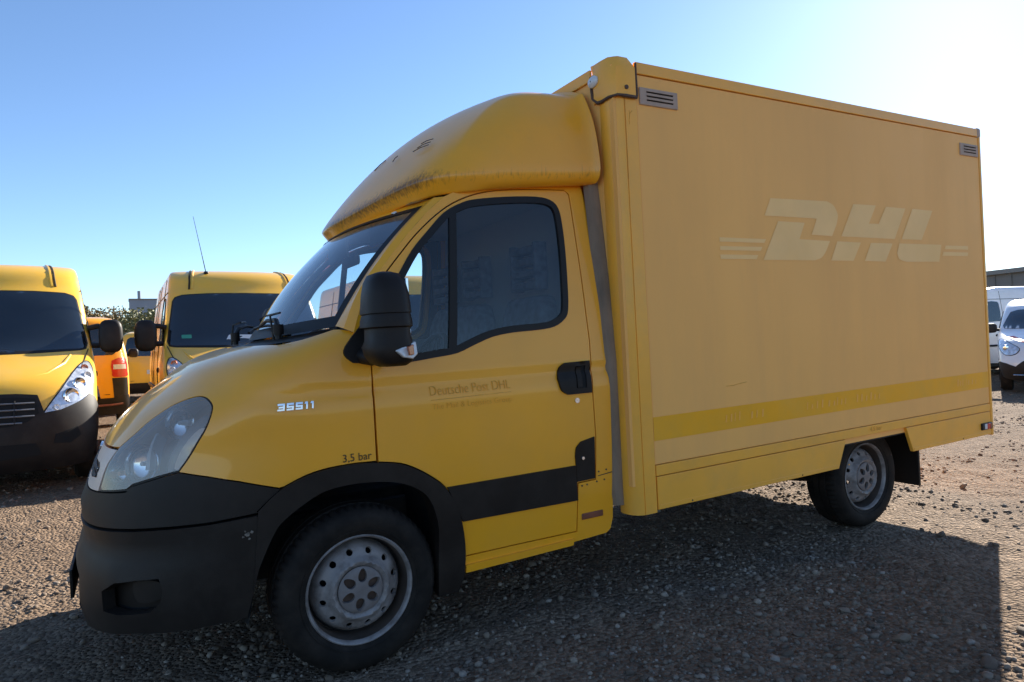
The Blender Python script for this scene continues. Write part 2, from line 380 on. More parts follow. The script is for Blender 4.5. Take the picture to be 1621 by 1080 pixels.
x, y, z = VV[..., 0], VV[..., 1], VV[..., 2]
y, z = y*ct[:, None]-z*st[:, None], y*st[:, None]+z*ct[:, None]; x, y = x*ca[:, None]-y*sa[:, None], x*sa[:, None]+y*ca[:, None]
gz = ground_z(P[:, 0], P[:, 1])+scl[:, 2]*.25
VV = np.stack([x+P[:, 0, None], y+P[:, 1, None], z+gz[:, None]], -1).reshape(-1, 3)
FF = (iff[None]+(np.arange(n)*len(iv))[:, None, None]).reshape(-1, 3)
me = bpy.data.meshes.new('gravel'); me.vertices.add(len(VV)); me.vertices.foreach_set('co', VV.ravel().astype(np.float32)); me.loops.add(FF.size); me.loops.foreach_set('vertex_index', FF.ravel().astype(np.int32)); me.polygons.add(len(FF)); me.polygons.foreach_set('loop_start', np.arange(0, FF.size, 3, dtype=np.int32)); me.update(calc_edges=True)
me.materials.append(MT['stone']); gravel = link(bpy.data.objects.new('gravel', me)); tag(gravel, 'loose grey brown gravel strewn over the yard', 'gravel', kind='stuff')
# larger stones one can pick out: pieces of the ground
sv, sf = ico(2); smesh = []
for k in range(5):
    r = np.random.default_rng(50+k); d = 1+.22*np.sin(sv@r.normal(size=3)*2.2+r.random()*6)+.16*np.sin(sv@r.normal(size=3)*3.5+r.random()*6); v = sv*d[:, None]*np.array([1.25, .95, .62])
    for _ in range(3):
        nn = r.normal(size=3); nn /= np.linalg.norm(nn); h = v@nn; lim = np.quantile(h, .86); v = v-np.outer(np.maximum(h-lim, 0), nn)*.9
    q = bpy.data.meshes.new('stone'); q.from_pydata([tuple(a) for a in v], [], [tuple(map(int, a)) for a in sf]); q.materials.append(MT['stone']); q.shade_smooth(); q.set_sharp_from_angle(angle=math.radians(40)); smesh.append(q)
P, dd = scatter(190, 2.0, 13, 1.0)
for i, (p, d) in enumerate(zip(P, dd)):
    if min(abs(p[1]+.86), abs(p[1]-.86)) < .22 and (abs(p[0]) < .35 or abs(p[0]-3.51) < .35): continue
    s = float(np.clip(.014*math.exp(rng.normal(0, .4))*(1+d*.07), .008, .034)); o = bpy.data.objects.new('stone', smesh[i % 5])
    o.location = (p[0], p[1], float(ground_z(p[0], p[1]))+s*.22); o.rotation_euler = (rng.normal(0, .3), rng.normal(0, .3), rng.random()*6.28); o.scale = (s, s*rng.uniform(.8, 1.15), s*rng.uniform(.8, 1.1)); link(o, ground)
# ================================================================ the yellow box truck
# truck frame: x to the rear (front axle at 0), y to the right-hand side of the vehicle, z up. Unladen it stands 1.1 degrees nose-down.
RAKE = math.atan(.0676/3.5137)
truck = empty('box_truck', (0, 0, 0), (0, -RAKE, 0))
tag(truck, 'large yellow box truck with wind fairing and faded logo ghost on its box side', 'truck')
SX = lambda q: np.asarray(q, float)
def pchip(xs, ys):
    xs = np.array(xs, float); ys = np.array(ys, float); h = np.diff(xs); d = np.diff(ys)/h; m = np.zeros_like(xs)
    for i in range(1, len(xs)-1):
        if d[i-1]*d[i] > 0:
            a = 2*h[i]+h[i-1]; b = h[i]+2*h[i-1]; m[i] = (a+b)/(a/d[i-1]+b/d[i])
    m[0] = d[0]; m[-1] = d[-1]
    def f(x):
        x = np.clip(np.asarray(x, float), xs[0], xs[-1]); i = np.clip(np.searchsorted(xs, x)-1, 0, len(xs)-2)
        t = (x-xs[i])/h[i]; a = ys[i]; b = ys[i+1]; t2 = t*t; t3 = t2*t
        return (2*t3-3*t2+1)*a+(t3-2*t2+t)*h[i]*m[i]+(3*t2-2*t3)*b+(t3-t2)*h[i]*m[i+1]
    return f
CABW = pchip([.15, .33, .45, .6, .9, 1.06, 1.13, 1.2, 1.3, 1.45, 1.65, 1.9, 2.05, 2.12, 2.2], [.93, .955, .965, .975, .985, .986, .981, .972, .963, .95, .925, .888, .866, .848, .815])
def CW(x, z):     # half width with the pressed swage line that runs along wing and door
    k = np.clip((np.asarray(x)+.50)/.32, 0, 1); k = k*k*(3-2*k)
    return CABW(z)+k*(-.011*np.exp(-((z-1.158)/.017)**2)+.002*np.exp(-((z-1.198)/.022)**2))
NOSEX = pchip([.1, .2, .28, .40, .5, .57, .60, .63, .70, .80, .9, 1.0, 1.5], [-.90, -.955, -1.005, -1.025, -1.018, -.995, -.982, -.985, -1.0, -.995, -.98, -.965, -.96])
HOODZ = pchip([-1.05, -.985, -.965, -.935, -.897, -.829, -.761, -.692, -.522, -.374, -.22, -.1, .0, .2], [.80, .88, .935, 1.0, 1.086, 1.158, 1.205, 1.237, 1.309, 1.354, 1.388, 1.425, 1.46, 1.52])
HOODH = pchip([-1.05, -.9, -.6, -.2, .2], [.10, .20, .30, .28, .26])
HOODQ = pchip([-1.05, -.8, -.5, -.2, .2], [2.0, 2.1, 2.6, 6.5, 9.0])
NOSEP = pchip([.1, .5, .8, 1.0, 1.2, 1.38, 1.5], [3.2, 3.0, 2.6, 2.4, 2.6, 4.5, 5.0])
XT = -.08
def nose_f(P):
    x, y, z = P[..., 0], np.abs(P[..., 1]), P[..., 2]
    L = XT-NOSEX(z); p = NOSEP(z); zt = HOODZ(x); zs = zt-HOODH(x)
    return (y/CW(x, z))**p+(np.maximum(XT-x, 0)/L)**p+(np.maximum(z-zs, 0)/(zt-zs))**HOODQ(x)-1
NA = np.array([.10, 0., .80])
def nose_map(q):
    q = SX(q); th, ph = q[:, 0], q[:, 1]
    d = np.stack([-np.cos(th)*np.cos(ph), -np.sin(th)*np.cos(ph), np.sin(ph)], 1)
    lo = np.full(len(d), .05); hi = np.full(len(d), 1.8)
    for _ in range(40):
        m = (lo+hi)/2; v = nose_f(NA+d*m[:, None]) < 0; lo = np.where(v, m, lo); hi = np.where(v, hi, m)
    return NA+d*((lo+hi)/2)[:, None]
def nq(P):
    d = SX(P)-NA; return [(math.atan2(-v[1], -v[0]), math.atan2(v[2], math.hypot(v[0], v[1]))) for v in d]
def ycab(x, z):
    b = np.clip((np.maximum(XT-x, 0)/(XT-NOSEX(z))), 0, .995); p = NOSEP(z)
    return CW(x, z)*(1-b**p)**(1/p)
def side_map(q):
    q = SX(q); return np.stack([q[:, 0], -ycab(q[:, 0], q[:, 1]), q[:, 1]], 1)
def S3(l): return [tuple(p) for p in side_map(np.array(l))]

def nose_panel(name, P3, m, parent, holes=(), step=.03, depth=.02, off=0., mirror_half=True):
    """panel on the nose given by 3D outline points; half outlines that start and end on the centre line are joined with their mirror image"""
    q = nq(P3); h = [nq(x) for x in holes]
    if mirror_half:
        q2 = q+[(-a, b) for a, b in q[::-1] if abs(a) > 1e-6]; h2 = h+[[(-a, b) for a, b in x] for x in h]
        return panel(name, q2, nose_map, m, parent, h2, step, depth, off)
    return panel(name, q, nose_map, m, parent, h, step, depth, off)

# ---- outlines in metres
LAMP_TOP = [(-.836, -.553, .986), (-.778, -.597, 1.041), (-.716, -.61, 1.093), (-.645, -.642, 1.137), (-.579, -.702, 1.165), (-.53, -.759, 1.172), (-.507, -.819, 1.154), (-.506, -.861, 1.125), (-.534, -.884, 1.064), (-.575, -.874, .999), (-.61, -.859, .942), (-.64, -.847, .901)]
LAMP_TOP = LAMP_TOP[:1]+spl(LAMP_TOP, 4)[1:-1]+LAMP_TOP[-1:]
LAMP_BOT = [(-.692, -.811, .887), (-.757, -.758, .866), (-.797, -.718, .851), (-.818, -.70, .832), (-.872, -.621, .822), (-.915, -.534, .815)]
LAMP_IN = [(-.90, -.542, .862), (-.876, -.546, .927)]
BUMP_TOP = [(-.545, -.904, .879), (-.44, -.946, .851), (-.303, -.973, .809)]
GROOVE = [(-1.0, 0, .672), (-.985, -.30, .675), (-.94, -.51, .681), (-.837, -.71, .691), (-.718, -.829, .70), (-.545, -.92, .709), (-.383, -.963, .724)]
ARCH_OUT = [(-.383, .729), (-.337, .772), (-.286, .808), (-.199, .842), (-.109, .858), (-.001, .862), (.093, .853), (.189, .834), (.267, .797), (.338, .748), (.389, .701), (.43, .629), (.458, .553), (.473, .461), (.475, .368), (.465, .288), (.44, .225)]
ARCH_IN = [(-.415, .42), (-.405, .46), (-.388, .518), (-.335, .629), (-.292, .683), (-.177, .755), (-.088, .779), (.032, .781), (.165, .761), (.263, .715), (.314, .66), (.343, .574), (.35, .494), (.345, .357), (.345, .225)]
g = .004

# ---- bonnet and wings, one painted shell
bonnet_pts = [(-.99, 0, .99), (-.965, -.20, .988), (-.92, -.38, .986)]+LAMP_TOP+BUMP_TOP+S3([(x, z+.004) for x, z in spl(ARCH_OUT[2:6], 3)+[(.086, .858)]])+S3([(.086, .965), (.086, 1.097), (.091, 1.259)])+[(.06, -.95, 1.36), (.02, -.93, 1.412), (-.03, -.88, 1.425), (-.163, -.86, 1.403), (-.25, -.80, 1.39), (-.30, -.6, 1.38), (-.315, -.3, 1.372), (-.32, 0, 1.368)]
bonnet = nose_panel('bonnet', bonnet_pts, 'yellow', truck, step=.028, depth=.03)
# inner shell that closes the gaps
nose_panel('inner_structure', [(-.99, 0, 1.0), (-.836, -.53, 1.0), (-.70, -.58, 1.12), (-.56, -.66, 1.20), (-.47, -.80, 1.19), (-.47, -.88, 1.06), (-.05, -.97, .9), (.08, -.97, 1.15), (.0, -.93, 1.37), (-.3, -.6, 1.36), (-.30, 0, 1.36)], 'void', truck, holes=[], depth=0, off=-.035, step=.06)
# ---- silver grille panel between the lamps, and the grille slot in it
silver_pts = [(-.99, 0, .978), (-.965, -.20, .978), (-.915, -.40, .977), (-.846, -.548, .975)]+[(-.882, -.54, .927), (-.907, -.534, .862), (-.922, -.525, .817), (-.948, -.428, .815), (-.97, -.25, .812), (-.99, 0, .81)]
slot = [(-.97, -.06, .90), (-.955, -.20, .905), (-.915, -.40, .915), (-.90, -.45, .90), (-.91, -.44, .86), (-.95, -.30, .845), (-.97, -.06, .84)]
gp = nose_panel('grille_panel', silver_pts, 'silver', truck, holes=[slot], depth=.03)
nose_panel('grille_backing', [(-.99, 0, .96), (-.93, -.38, .95), (-.90, -.50, .93), (-.91, -.50, .83), (-.99, 0, .825)], 'void', gp, depth=0, off=-.025)
for zz in (.863, .885):
    MB().tube([tuple(p) for p in nose_map(np.array([(a, math.atan2(zz-.8, 1.05)) for a in np.linspace(-.42, .42, 15)]))], .007, 6).build('grille_bar', 'black', gp)
panel('nose_badge', [(.045*math.cos(t), .138+.017*math.sin(t)) for t in np.linspace(0, 2*math.pi, 20, endpoint=False)], nose_map, 'chromed', gp, (), .02, .012, .008)
# ---- headlights
def headlight(parent):
    h = empty('headlight', (0, 0, 0), (0, 0, 0), parent)
    lp = LAMP_TOP+LAMP_BOT+LAMP_IN
    q = nq(lp); qs = inset(q, .006)
    panel('lens', qs, nose_map, 'lens', h, step=.03, depth=.012, off=.001)
    panel('bezel', q, nose_map, 'rubber', h, holes=[inset(q, .008)], step=.03, depth=.012, off=-.004)
    # reflector bowl: the same outline pushed back
    def bowl(k):
        def f(qq):
            P = nose_map(qq); d = P-NA; return NA+d*(1-k)
        return f
    NR = np.array([-.745, -.665, .13]); NR /= np.linalg.norm(NR)
    def back(c):
        def f(qq):
            P = nose_map(qq); return P-np.outer(P@NR-c, NR)
        return f
    panel('reflector', inset(q, -.004), back(.868), 'lamp_inner', h, step=.03, depth=0)
    rim0 = nose_map(np.array(dens(q, .03))); d0 = rim0-NA; rim0 = NA+d0*.985; rim1 = back(.866)(np.array(dens(q, .03)))
    wl_ = MB(); wl_.loft([[tuple(p) for p in rim0], [tuple(p) for p in rim1]], True, False); wl_.build('reflector_wall', 'silver', h)
    panel('clear_side_panel', spl(nq([(-.625, -.85, .915), (-.585, -.868, .985), (-.545, -.875, 1.045), (-.56, -.84, 1.055), (-.61, -.80, .985), (-.66, -.81, .91)]), 3, True), bowl(.022), 'silver', h, step=.03, depth=.03)
    panel('fluted_strip', spl(nq([(-.665, -.81, .90), (-.62, -.80, .985), (-.565, -.83, 1.06), (-.53, -.84, 1.10), (-.56, -.80, 1.105), (-.625, -.765, 1.03), (-.68, -.76, .95), (-.705, -.78, .89)]), 3, True), bowl(.050), 'hubcap', h, step=.03, depth=.03)
    panel('reflector_fin', nq([(-.735, -.69, .90), (-.70, -.66, 1.03), (-.685, -.66, 1.035), (-.715, -.70, .90)]), bowl(.028), 'lamp_white', h, step=.03, depth=.05)
    # projector and two bulbs in chrome bowls
    for (c, r, nm) in (((-.775, -.675, .925), .075, 'main_beam_bowl'), ((-.635, -.715, 1.075), .062, 'dipped_beam_bowl'), ((-.855, -.59, .885), .04, 'indicator_bowl')):
        n = Vector((-.72, -.69, .12)).normalized(); u = n.cross(Vector((0, 0, 1))).normalized(); w = u.cross(n)
        rings = []
        for k in range(7):
            t = k/6; rr = r*math.sin(t*math.pi/2)+.004; dd = -.042*(1-t*t)
            rings.append([tuple(Vector(c)+n*(dd-.012)+(u*math.cos(a)+w*math.sin(a))*rr) for a in np.linspace(0, 2*math.pi, 24, endpoint=False)])
        b = MB().loft(rings, True, False); b.build(nm, 'chrome', h)
        MB().tube([tuple(Vector(c)+n*(-.06)), tuple(Vector(c)+n*(-.018))], [.012, .009], 10).build('bulb', 'amber' if nm[0] == 'i' else 'lamp_white', h)
    return h
hl = headlight(truck)
h2 = empty('headlight', (0, 0, 0), (0, 0, 0), truck)
for c in list(hl.children): mirror_y(c, h2)
# ---- bumper
up_pts = [(-.99, 0, .806), (-.97, -.25, .807), (-.948, -.428, .810), (-.92, -.527, .811)]+[(-.872, -.621, .816), (-.820, -.70, .824), (-.797, -.718, .846), (-.757, -.758, .861), (-.692, -.811, .882), (-.64, -.847, .896)]+[(a, b, c-.005) for a, b, c in BUMP_TOP]+S3([(-.300, .803), (-.345, .768), (-.390, .728)])+GROOVE[::-1]
nose_panel('upper_bumper', up_pts, 'black', truck, step=.035, depth=.035, off=.004)
FOG = [(-.911, -.661, .454), (-.869, -.719, .492), (-.80, -.79, .508), (-.724, -.848, .515), (-.715, -.858, .47), (-.725, -.852, .425), (-.76, -.829, .391), (-.864, -.731, .376), (-.905, -.667, .383)]
INTAKE = [(-1.0, -.03, .50), (-1.0, -.28, .50), (-.965, -.42, .48), (-.965, -.43, .34), (-1.0, -.25, .32), (-1.0, -.03, .32)]
SLIT = [(-.985, -.36, .655), (-.968, -.41, .655), (-.955, -.44, .60), (-.972, -.40, .60)]
low_pts = [(x, y, z-.010) for x, y, z in GROOVE]+S3([(-.388, .71), (-.345, .64), (-.388, .525), (-.415, .42), (-.44, .33)])+[(-.62, -.90, .315), (-.80, -.79, .31), (-.93, -.60, .29), (-.985, -.35, .265), (-.99, 0, .25)]
lb = nose_panel('lower_bumper', low_pts, 'black', truck, holes=[FOG, INTAKE], step=.035, depth=.05, off=.012)
def bowlb(k):
    def f(qq):
        P = nose_map(qq); return NA+(P-NA)*(1-k)
    return f
for sgn in (1, -1):
    qf = [(sgn*a, b) for a, b in nq(FOG)]
    panel('fog_lamp_recess', inset(qf, -.05), bowlb(.045), 'black', lb, step=.04, depth=0)
    panel('fog_lamp_cover', inset(spl([(sgn*a, b) for a, b in nq([(-.84, -.75, .478), (-.76, -.825, .487), (-.735, -.846, .44), (-.76, -.83, .402), (-.83, -.765, .395)])], 4, True), .004), bowlb(.030), 'black', lb, step=.03, depth=.03)
panel('intake_backing', [(-.45, -.20), (.45, -.20), (.45, -.50), (-.45, -.50)], bowlb(.045), 'void', lb, step=.06, depth=0)
# scraped patch at the bumper's rear corner
rs_ = random.Random(5)
for cx_, cz_, rr_ in ((-.425, .648, .009), (-.409, .657, .006), (-.440, .641, .005), (-.419, .632, .005), (-.432, .661, .004), (-.385, .640, .006), (-.372, .622, .007), (-.367, .634, .004)):
    sc = [(cx_+rr_*rs_.uniform(.5, 1.2)*math.cos(t), cz_+rr_*rs_.uniform(.5, 1.2)*math.sin(t)) for t in np.linspace(0, 2*math.pi, 10, endpoint=False)]
    panel('scrape', sc, side_map, 'scrape', lb, step=.012, depth=.002, off=.0155)
# number plate edge on the nose
MB().box(-1.052, -1.038, -.26, .26, .33, .45).build('number_plate_holder', 'black', lb, bevel=.004)

# ---- wheel-arch trims, liners
def arch_map(q):
    P = side_map(q); return P
trim_poly = spl(ARCH_OUT, 4)+spl(ARCH_IN, 4)[::-1]
trim = panel('wheel_arch_trim', trim_poly, arch_map, 'black', truck, step=.03, depth=.11, off=.016)
mirror_y(trim, truck)
lin = [(x, z) for x, z in spl(ARCH_IN, 3)]
ml = MB(); ml.loft([[(x*1.0, -.955, z) for x, z in [(-.44, .30)]+lin], [(x*1.10, -.80, z+.02) for x, z in [(-.44, .30)]+lin], [(x*1.10, -.50, z+.02) for x, z in [(-.44, .30)]+lin]], closed=False, caps=False)
lo = ml.build('wheel_arch_liner', 'void', truck, smooth=True, sharp=0); mirror_y(lo, truck)

# ---- door
WIN = [(.175, 1.262), (.266, 1.264), (.379, 1.276), (.49, 1.289), (.579, 1.321), (.68, 1.354), (.793, 1.369), (.933, 1.375), (1.022, 1.387), (1.082, 1.419), (1.11, 1.465), (1.126, 1.601), (1.139, 1.774), (1.141, 1.904), (1.13, 1.979), (1.09, 2.016), (1.006, 2.028), (.836, 2.018), (.672, 1.997), (.594, 1.975), (.502, 1.926), (.41, 1.837), (.327, 1.749), (.254, 1.644), (.19, 1.55), (.145, 1.47), (.14, 1.30)]
WIN = spl(WIN, 3, True)
DOOR_TOP = [(.159, 1.606), (.213, 1.668), (.29, 1.754), (.357, 1.824), (.459, 1.912), (.552, 1.973), (.665, 2.020), (.806, 2.050), (1.013, 2.067), (1.19, 2.074)]
door_poly = [(.097, 1.259), (.095, 1.097), (.095, .965), (.097, .853)]+[(x+.004, z+.004) for x, z in spl(ARCH_OUT[6:15], 3)]+[(.481, .377), (.755, .376), (1.088, .372), (1.096, .565), (1.098, .612), (1.206, .615), (1.214, .827), (1.208, 1.051), (1.222, 1.302), (1.217, 1.43), (1.216, 1.655), (1.213, 1.917), (1.209, 2.052)]+spl(DOOR_TOP, 3)[::-1]+[(.12, 1.52), (.10, 1.43)]
def make_door():
    d = empty('door', (0, 0, 0), (0, 0, 0), truck)
    panel('door_skin', door_poly, side_map, 'yellow', d, holes=[WIN], step=.03, depth=.028)
    panel('window_seal', inset(WIN, -.004), side_map, 'rubber', d, holes=[inset(WIN, .028)], step=.03, depth=.02, off=.003)
    gi = inset(WIN, .024)
    # divider bar splits quarter light from the sliding pane
    def cut(poly, sgn):
        # keep the side of the line from (.453+.02,1.28) to (.526+.02,1.93)
        a = np.array([.470, 1.28]); b = np.array([.545, 1.93]); nrm = np.array([b[1]-a[1], -(b[0]-a[0])]); out = []
        P = [np.array(p) for p in poly]
        for i in range(len(P)):
            p, q = P[i], P[(i+1) % len(P)]; dp = (p-a).dot(nrm)*sgn; dq = (q-a).dot(nrm)*sgn
            if dp >= 0: out.append(tuple(p))
            if dp*dq < 0: t = dp/(dp-dq); out.append(tuple(p+(q-p)*t))
        return out
    panel('door_glass', cut(gi, 1), side_map, 'glass', d, step=.06, depth=0, off=-.006)
    panel('quarter_glass', cut(gi, -1), side_map, 'glass', d, step=.06, depth=0, off=-.006)
    panel('window_divider', [(.450, 1.278), (.491, 1.290), (.566, 1.958), (.528, 1.932)], side_map, 'rubber', d, step=.04, depth=.02, off=.002)
    panel('lower_trim_strip', [(.400, .701), (1.085, .699), (1.094, .526), (.470, .536)], side_map, 'black', d, step=.05, depth=.012, off=.010)
    hp = spl([(1.007, 1.13), (1.022, 1.182), (1.054, 1.203)], 4)+[(1.204, 1.205), (1.200, 1.048)]+spl([(1.059, 1.049), (1.022, 1.074), (1.007, 1.13)], 4)[:-1]
    hd = panel('door_handle', hp, side_map, 'black', d, holes=[[(1.115, 1.185), (1.175, 1.186), (1.170, 1.075), (1.110, 1.075)]], step=.02, depth=.02, off=.012)
    panel('handle_recess', [(1.11, 1.188), (1.18, 1.188), (1.18, 1.07), (1.105, 1.07)], side_map, 'void', hd, step=.015, depth=0, off=.007)
    panel('handle_lever', [(1.118, 1.182), (1.146, 1.183), (1.142, 1.078), (1.113, 1.078)], side_map, 'black', hd, step=.03, depth=.01, off=.016)
    panel('lock_cylinder', [(1.113+.013*math.cos(t), 1.016+.013*math.sin(t)) for t in np.linspace(0, 2*math.pi, 14, endpoint=False)], side_map, 'chromed', d, step=.02, depth=.008, off=.006)
    lp = panel('latch_plate', [(1.206, .827)]+spl([(1.123, .812), (1.094, .785), (1.087, .745)], 4)+[(1.094, .617), (1.203, .619)], side_map, 'black', d, step=.03, depth=.012, off=.006)
    # inner trim of the door, dark, closes it from inside
    def inner(q):
        P = side_map(q); P[:, 1] += .07; return P
    panel('door_trim', [(.11, 1.25), (.11, .87), (.40, .70), (.50, .40), (1.08, .40), (1.20, .65), (1.19, 1.36), (.80, 1.355), (.50, 1.27)], inner, 'interior', d, step=.08, depth=0)
    return d
door = make_door()
d2 = empty('door', (0, 0, 0), (0, 0, 0), truck)
for c in list(door.children):
    k = mirror_y(c, d2)
    for cc in c.children: mirror_y(cc, k)
MB().add([tuple(p) for p in side_map(np.array([(1.14, .725)]))], []) if False else None
ds = [c for c in door.children if c.name.startswith('door_skin')][0]
lettering('lettering', 'Deutsche Post DHL', .344, .744, 1.108, 1.150, side_map, 'ghost_dark', ds, -.012)
lettering('lettering', 'The Mail & Logistics Group', .349, .747, 1.040, 1.071, side_map, 'ghost_dark', ds, -.018)
mesh('lettering_rule', [(x, -float(CW(x, z))-.002, z) for x, z in [(.345, 1.087), (.745, 1.090), (.745, 1.0925), (.345, 1.0895)]], [(0, 1, 2, 3)], 'ghost_dark', ds, False)
MB().tube([S3([(1.13, .73)])[0], tuple(Vector(S3([(1.13, .73)])[0])+Vector((0, -.012, 0)))], .008, 10).build('striker_bolt', 'chromed', [c for c in door.children if c.name.startswith('latch_plate')][0])

# ---- fixed side frame round the door: A-pillar, roof rail, B-pillar, sill
inner_edge = [(.481, .371), (.755, .370), (1.083, .366)]
frame_poly = [(.470, .371), (.755, .370), (1.094, .366), (1.102, .565), (1.104, .606), (1.212, .609), (1.220, .827), (1.214, 1.051), (1.228, 1.302), (1.223, 1.43), (1.222, 1.655), (1.219, 1.917), (1.215, 2.058)]+[(x-.003, z+.006) for x, z in spl(DOOR_TOP, 3)[::-1]]+[(.113, 1.52), (.093, 1.43), (.091, 1.33), (.03, 1.40), (.075, 1.52), (.12, 1.60), (.175, 1.668), (.25, 1.755), (.318, 1.83), (.42, 1.930), (.51, 2.005), (.65, 2.070), (.80, 2.105), (1.0, 2.12), (1.298, 2.128), (1.308, 1.954), (1.324, 1.777), (1.326, 1.524), (1.323, 1.233), (1.316, .847), (1.316, .598), (1.314, .40), (1.300, .345), (1.275, .327), (1.066, .318), (.754, .315), (.470, .312)]
fr = panel('cab_side_frame', frame_poly, side_map, 'yellow', truck, step=.03, depth=.04)
fr2 = mirror_y(fr, truck)
for f, sg in ((fr, -1), (fr2, 1)):
    for x, z in ((1.125, .592), (1.155, .594), (1.215, .600), (1.262, .603), (1.228, .648), (1.275, .652)):
        y = sg*float(CABW(z)); MB().tube([(x, y, z), (x, y+sg*.003, z)], .0045, 8).build('rivet', 'sealant', f, smooth=False)
    MB().add([(x, sg*(float(CABW(z))+.002), z) for x, z in [(1.222, .625), (1.312, .632), (1.312, .637), (1.222, .629)]], [(0, 1, 2, 3)]).build('panel_joint', 'sealant', f, smooth=False)
    y = sg*(float(CABW(.44))+.006); MB().box(1.121, 1.250, min(y, y-sg*.008), max(y, y-sg*.008), .421, .452).build('side_reflector', 'red_dim', f, bevel=.004)
bk_ = panel('door_gap_backing', inset(door_poly, -.035), side_map, 'void', truck, [inset(WIN, -.03)], .05, 0., -.034); mirror_y(bk_, truck)  # black backing sheet added behind the door seams to stop light leaking through
nose_panel('bumper_backing', [(-.99, 0, .85), (-.90, -.56, .84), (-.66, -.84, .88), (-.36, -.96, .80), (-.40, -.955, .45), (-.62, -.90, .35), (-.93, -.60, .33), (-.99, 0, .30)], 'void', truck, holes=[FOG], depth=0, off=-.055, step=.06)  # hidden black sheet, added to block light shining through the bumper groove
# rounded sill lip below the door
sill = panel('door_sill', [(.480, .335), (.76, .336), (1.068, .338), (1.062, .309), (.76, .305), (.478, .302)], side_map, 'yellow', truck, step=.03, depth=.05, off=.014); mirror_y(sill, truck)

# ---- windscreen
def ws(u, v):
    a = np.abs(u); b = np.array([-.215+.205*a**2.2, .835*u, 1.397+.030*a**2]); t = np.array([.245+.205*a**2.2, .775*u, 1.952+.026*a**2])
    p = b+(t-b)*v; p[0] -= .022*math.sin(math.pi*v); p[2] += .018*math.sin(math.pi*v); return p
def ws_patch(name, us, vs, m, parent, off=0.):
    V = []; F = []; n = len(us)
    for v in vs:
        for u in us:
            p = ws(u, v); du = ws(u+.01, v)-ws(u-.01, v); dv = ws(u, min(v+.01, 1))-ws(u, max(v-.01, 0)); nn = np.cross(dv, du); nn /= np.linalg.norm(nn)
            V.append(tuple(p+nn*off))
    for j in range(len(vs)-1):
        for i in range(n-1): F.append((j*n+i, (j+1)*n+i, (j+1)*n+i+1, j*n+i+1))
    return mesh(name, V, F, m, parent)
wsc = empty('windscreen', (0, 0, 0), (0, 0, 0), truck)
ws_patch('glass', np.linspace(-1, 1, 41), np.linspace(0, 1, 21), 'windscreen', wsc)
ws_patch('lower_black_band', np.linspace(-1, 1, 41), np.linspace(0, .085, 4), 'rubber', wsc, .003)
ws_patch('upper_black_band', np.linspace(-1, 1, 41), np.linspace(.965, 1, 3), 'rubber', wsc, .003)
for s in (-1, 1): ws_patch('side_black_band', np.linspace(s*.955, s*1.0, 4)[::int(s)], np.linspace(.0, 1, 21), 'rubber', wsc, .004)
# A-pillars
FE = [(.03, 1.40), (.075, 1.52), (.12, 1.60), (.175, 1.668), (.25, 1.755), (.318, 1.83), (.42, 1.930), (.51, 2.005)]
fe = S3(spl(FE, 3)); n = len(fe)
def apillar(s):
    rows = [[], [], [], []]
    for i, p in enumerate(fe):
        v = i/(n-1); gl_ = ws(-1.0, v); p = np.array(p); m1 = .62*p+.38*gl_+np.array([-.018, -.016, .008]); m2 = .25*p+.75*gl_+np.array([-.012, -.010, .008])
        for r, q in zip(rows, (p, m1, m2, gl_+np.array([-.003, -.004, .004]))): r.append((q[0], q[1]*s, q[2]))
    V = [p for r in rows for p in r]; F = []
    for j in range(3):
        for i in range(n-1):
            f = (j*n+i, j*n+i+1, (j+1)*n+i+1, (j+1)*n+i); F.append(f if s < 0 else f[::-1])
    return mesh('a_pillar', V, F, 'yellow', truck)
apillar(1).data.flip_normals(); apillar(-1).data.flip_normals()
# roof header and roof skin below the fairing
hd = MB(); top = [ws(u, 1.0) for u in np.linspace(-1, 1, 25)]
hd.loft([[tuple(p) for p in top], [tuple(p+np.array([.03, 0, .03])) for p in top], [tuple(p+np.array([.16, 0, .09])) for p in top], [(1.30, p[1]*1.06, 2.14) for p in top]], closed=False, caps=False)
hd.build('cab_roof', 'yellow', truck)
# cowl below the screen
cw = MB(); bs = [ws(u, 0.0) for u in np.linspace(-1, 1, 25)]
cw.loft([[tuple(p+np.array([.02, 0, -.004])) for p in bs], [tuple(p+np.array([-.04, 0, -.035])) for p in bs], [tuple(p+np.array([-.13, 0, -.045])) for p in bs]], closed=False, caps=False)
cw.build('cowl', 'black', truck)
# wipers: parked arms with their linkage and hose
def wiper(u0, u1, nm='wiper'):
    w = empty(nm, (0, 0, 0), (0, 0, 0), truck)
    a = ws(u0, 0)+np.array([-.07, 0, -.02]); b = ws(u0+(u1-u0)*.12, .02)+np.array([-.06, 0, .055]); c = ws(u1, .06)+np.array([-.02, 0, .03])
    MB().tube([tuple(a), tuple(a+np.array([0, 0, .05])), tuple(b), tuple((b+c)/2+np.array([-.005, 0, .012])), tuple(c)], [.016, .014, .012, .009, .007], 8).build('wiper_arm', 'rubber', w)
    p0 = ws(u0+(u1-u0)*.3, .045); p1 = ws(u1+(u1-u0)*.5, .075); q = [tuple(p0+(p1-p0)*t+np.array([-.018, 0, .014+.012*math.sin(t*math.pi)])) for t in np.linspace(0, 1, 9)]
    MB().tube(q, .008, 6).build('wiper_blade', 'rubber', w)
    MB().tube([tuple(a+np.array([0, 0, .02])), tuple(a+np.array([0, 0, .065]))], .024, 10).build('wiper_pivot', 'black', w)
    MB().tube([tuple(a+np.array([-.02, .01, .0])), tuple(b+np.array([-.03, -.03, .02])), tuple(b+np.array([.0, -.10, .03])), tuple((b+c)/2+np.array([-.01, 0, .035]))], .005, 6).build('washer_hose', 'rubber', w)
wiper(-.68, -.20); wiper(.30, .75)
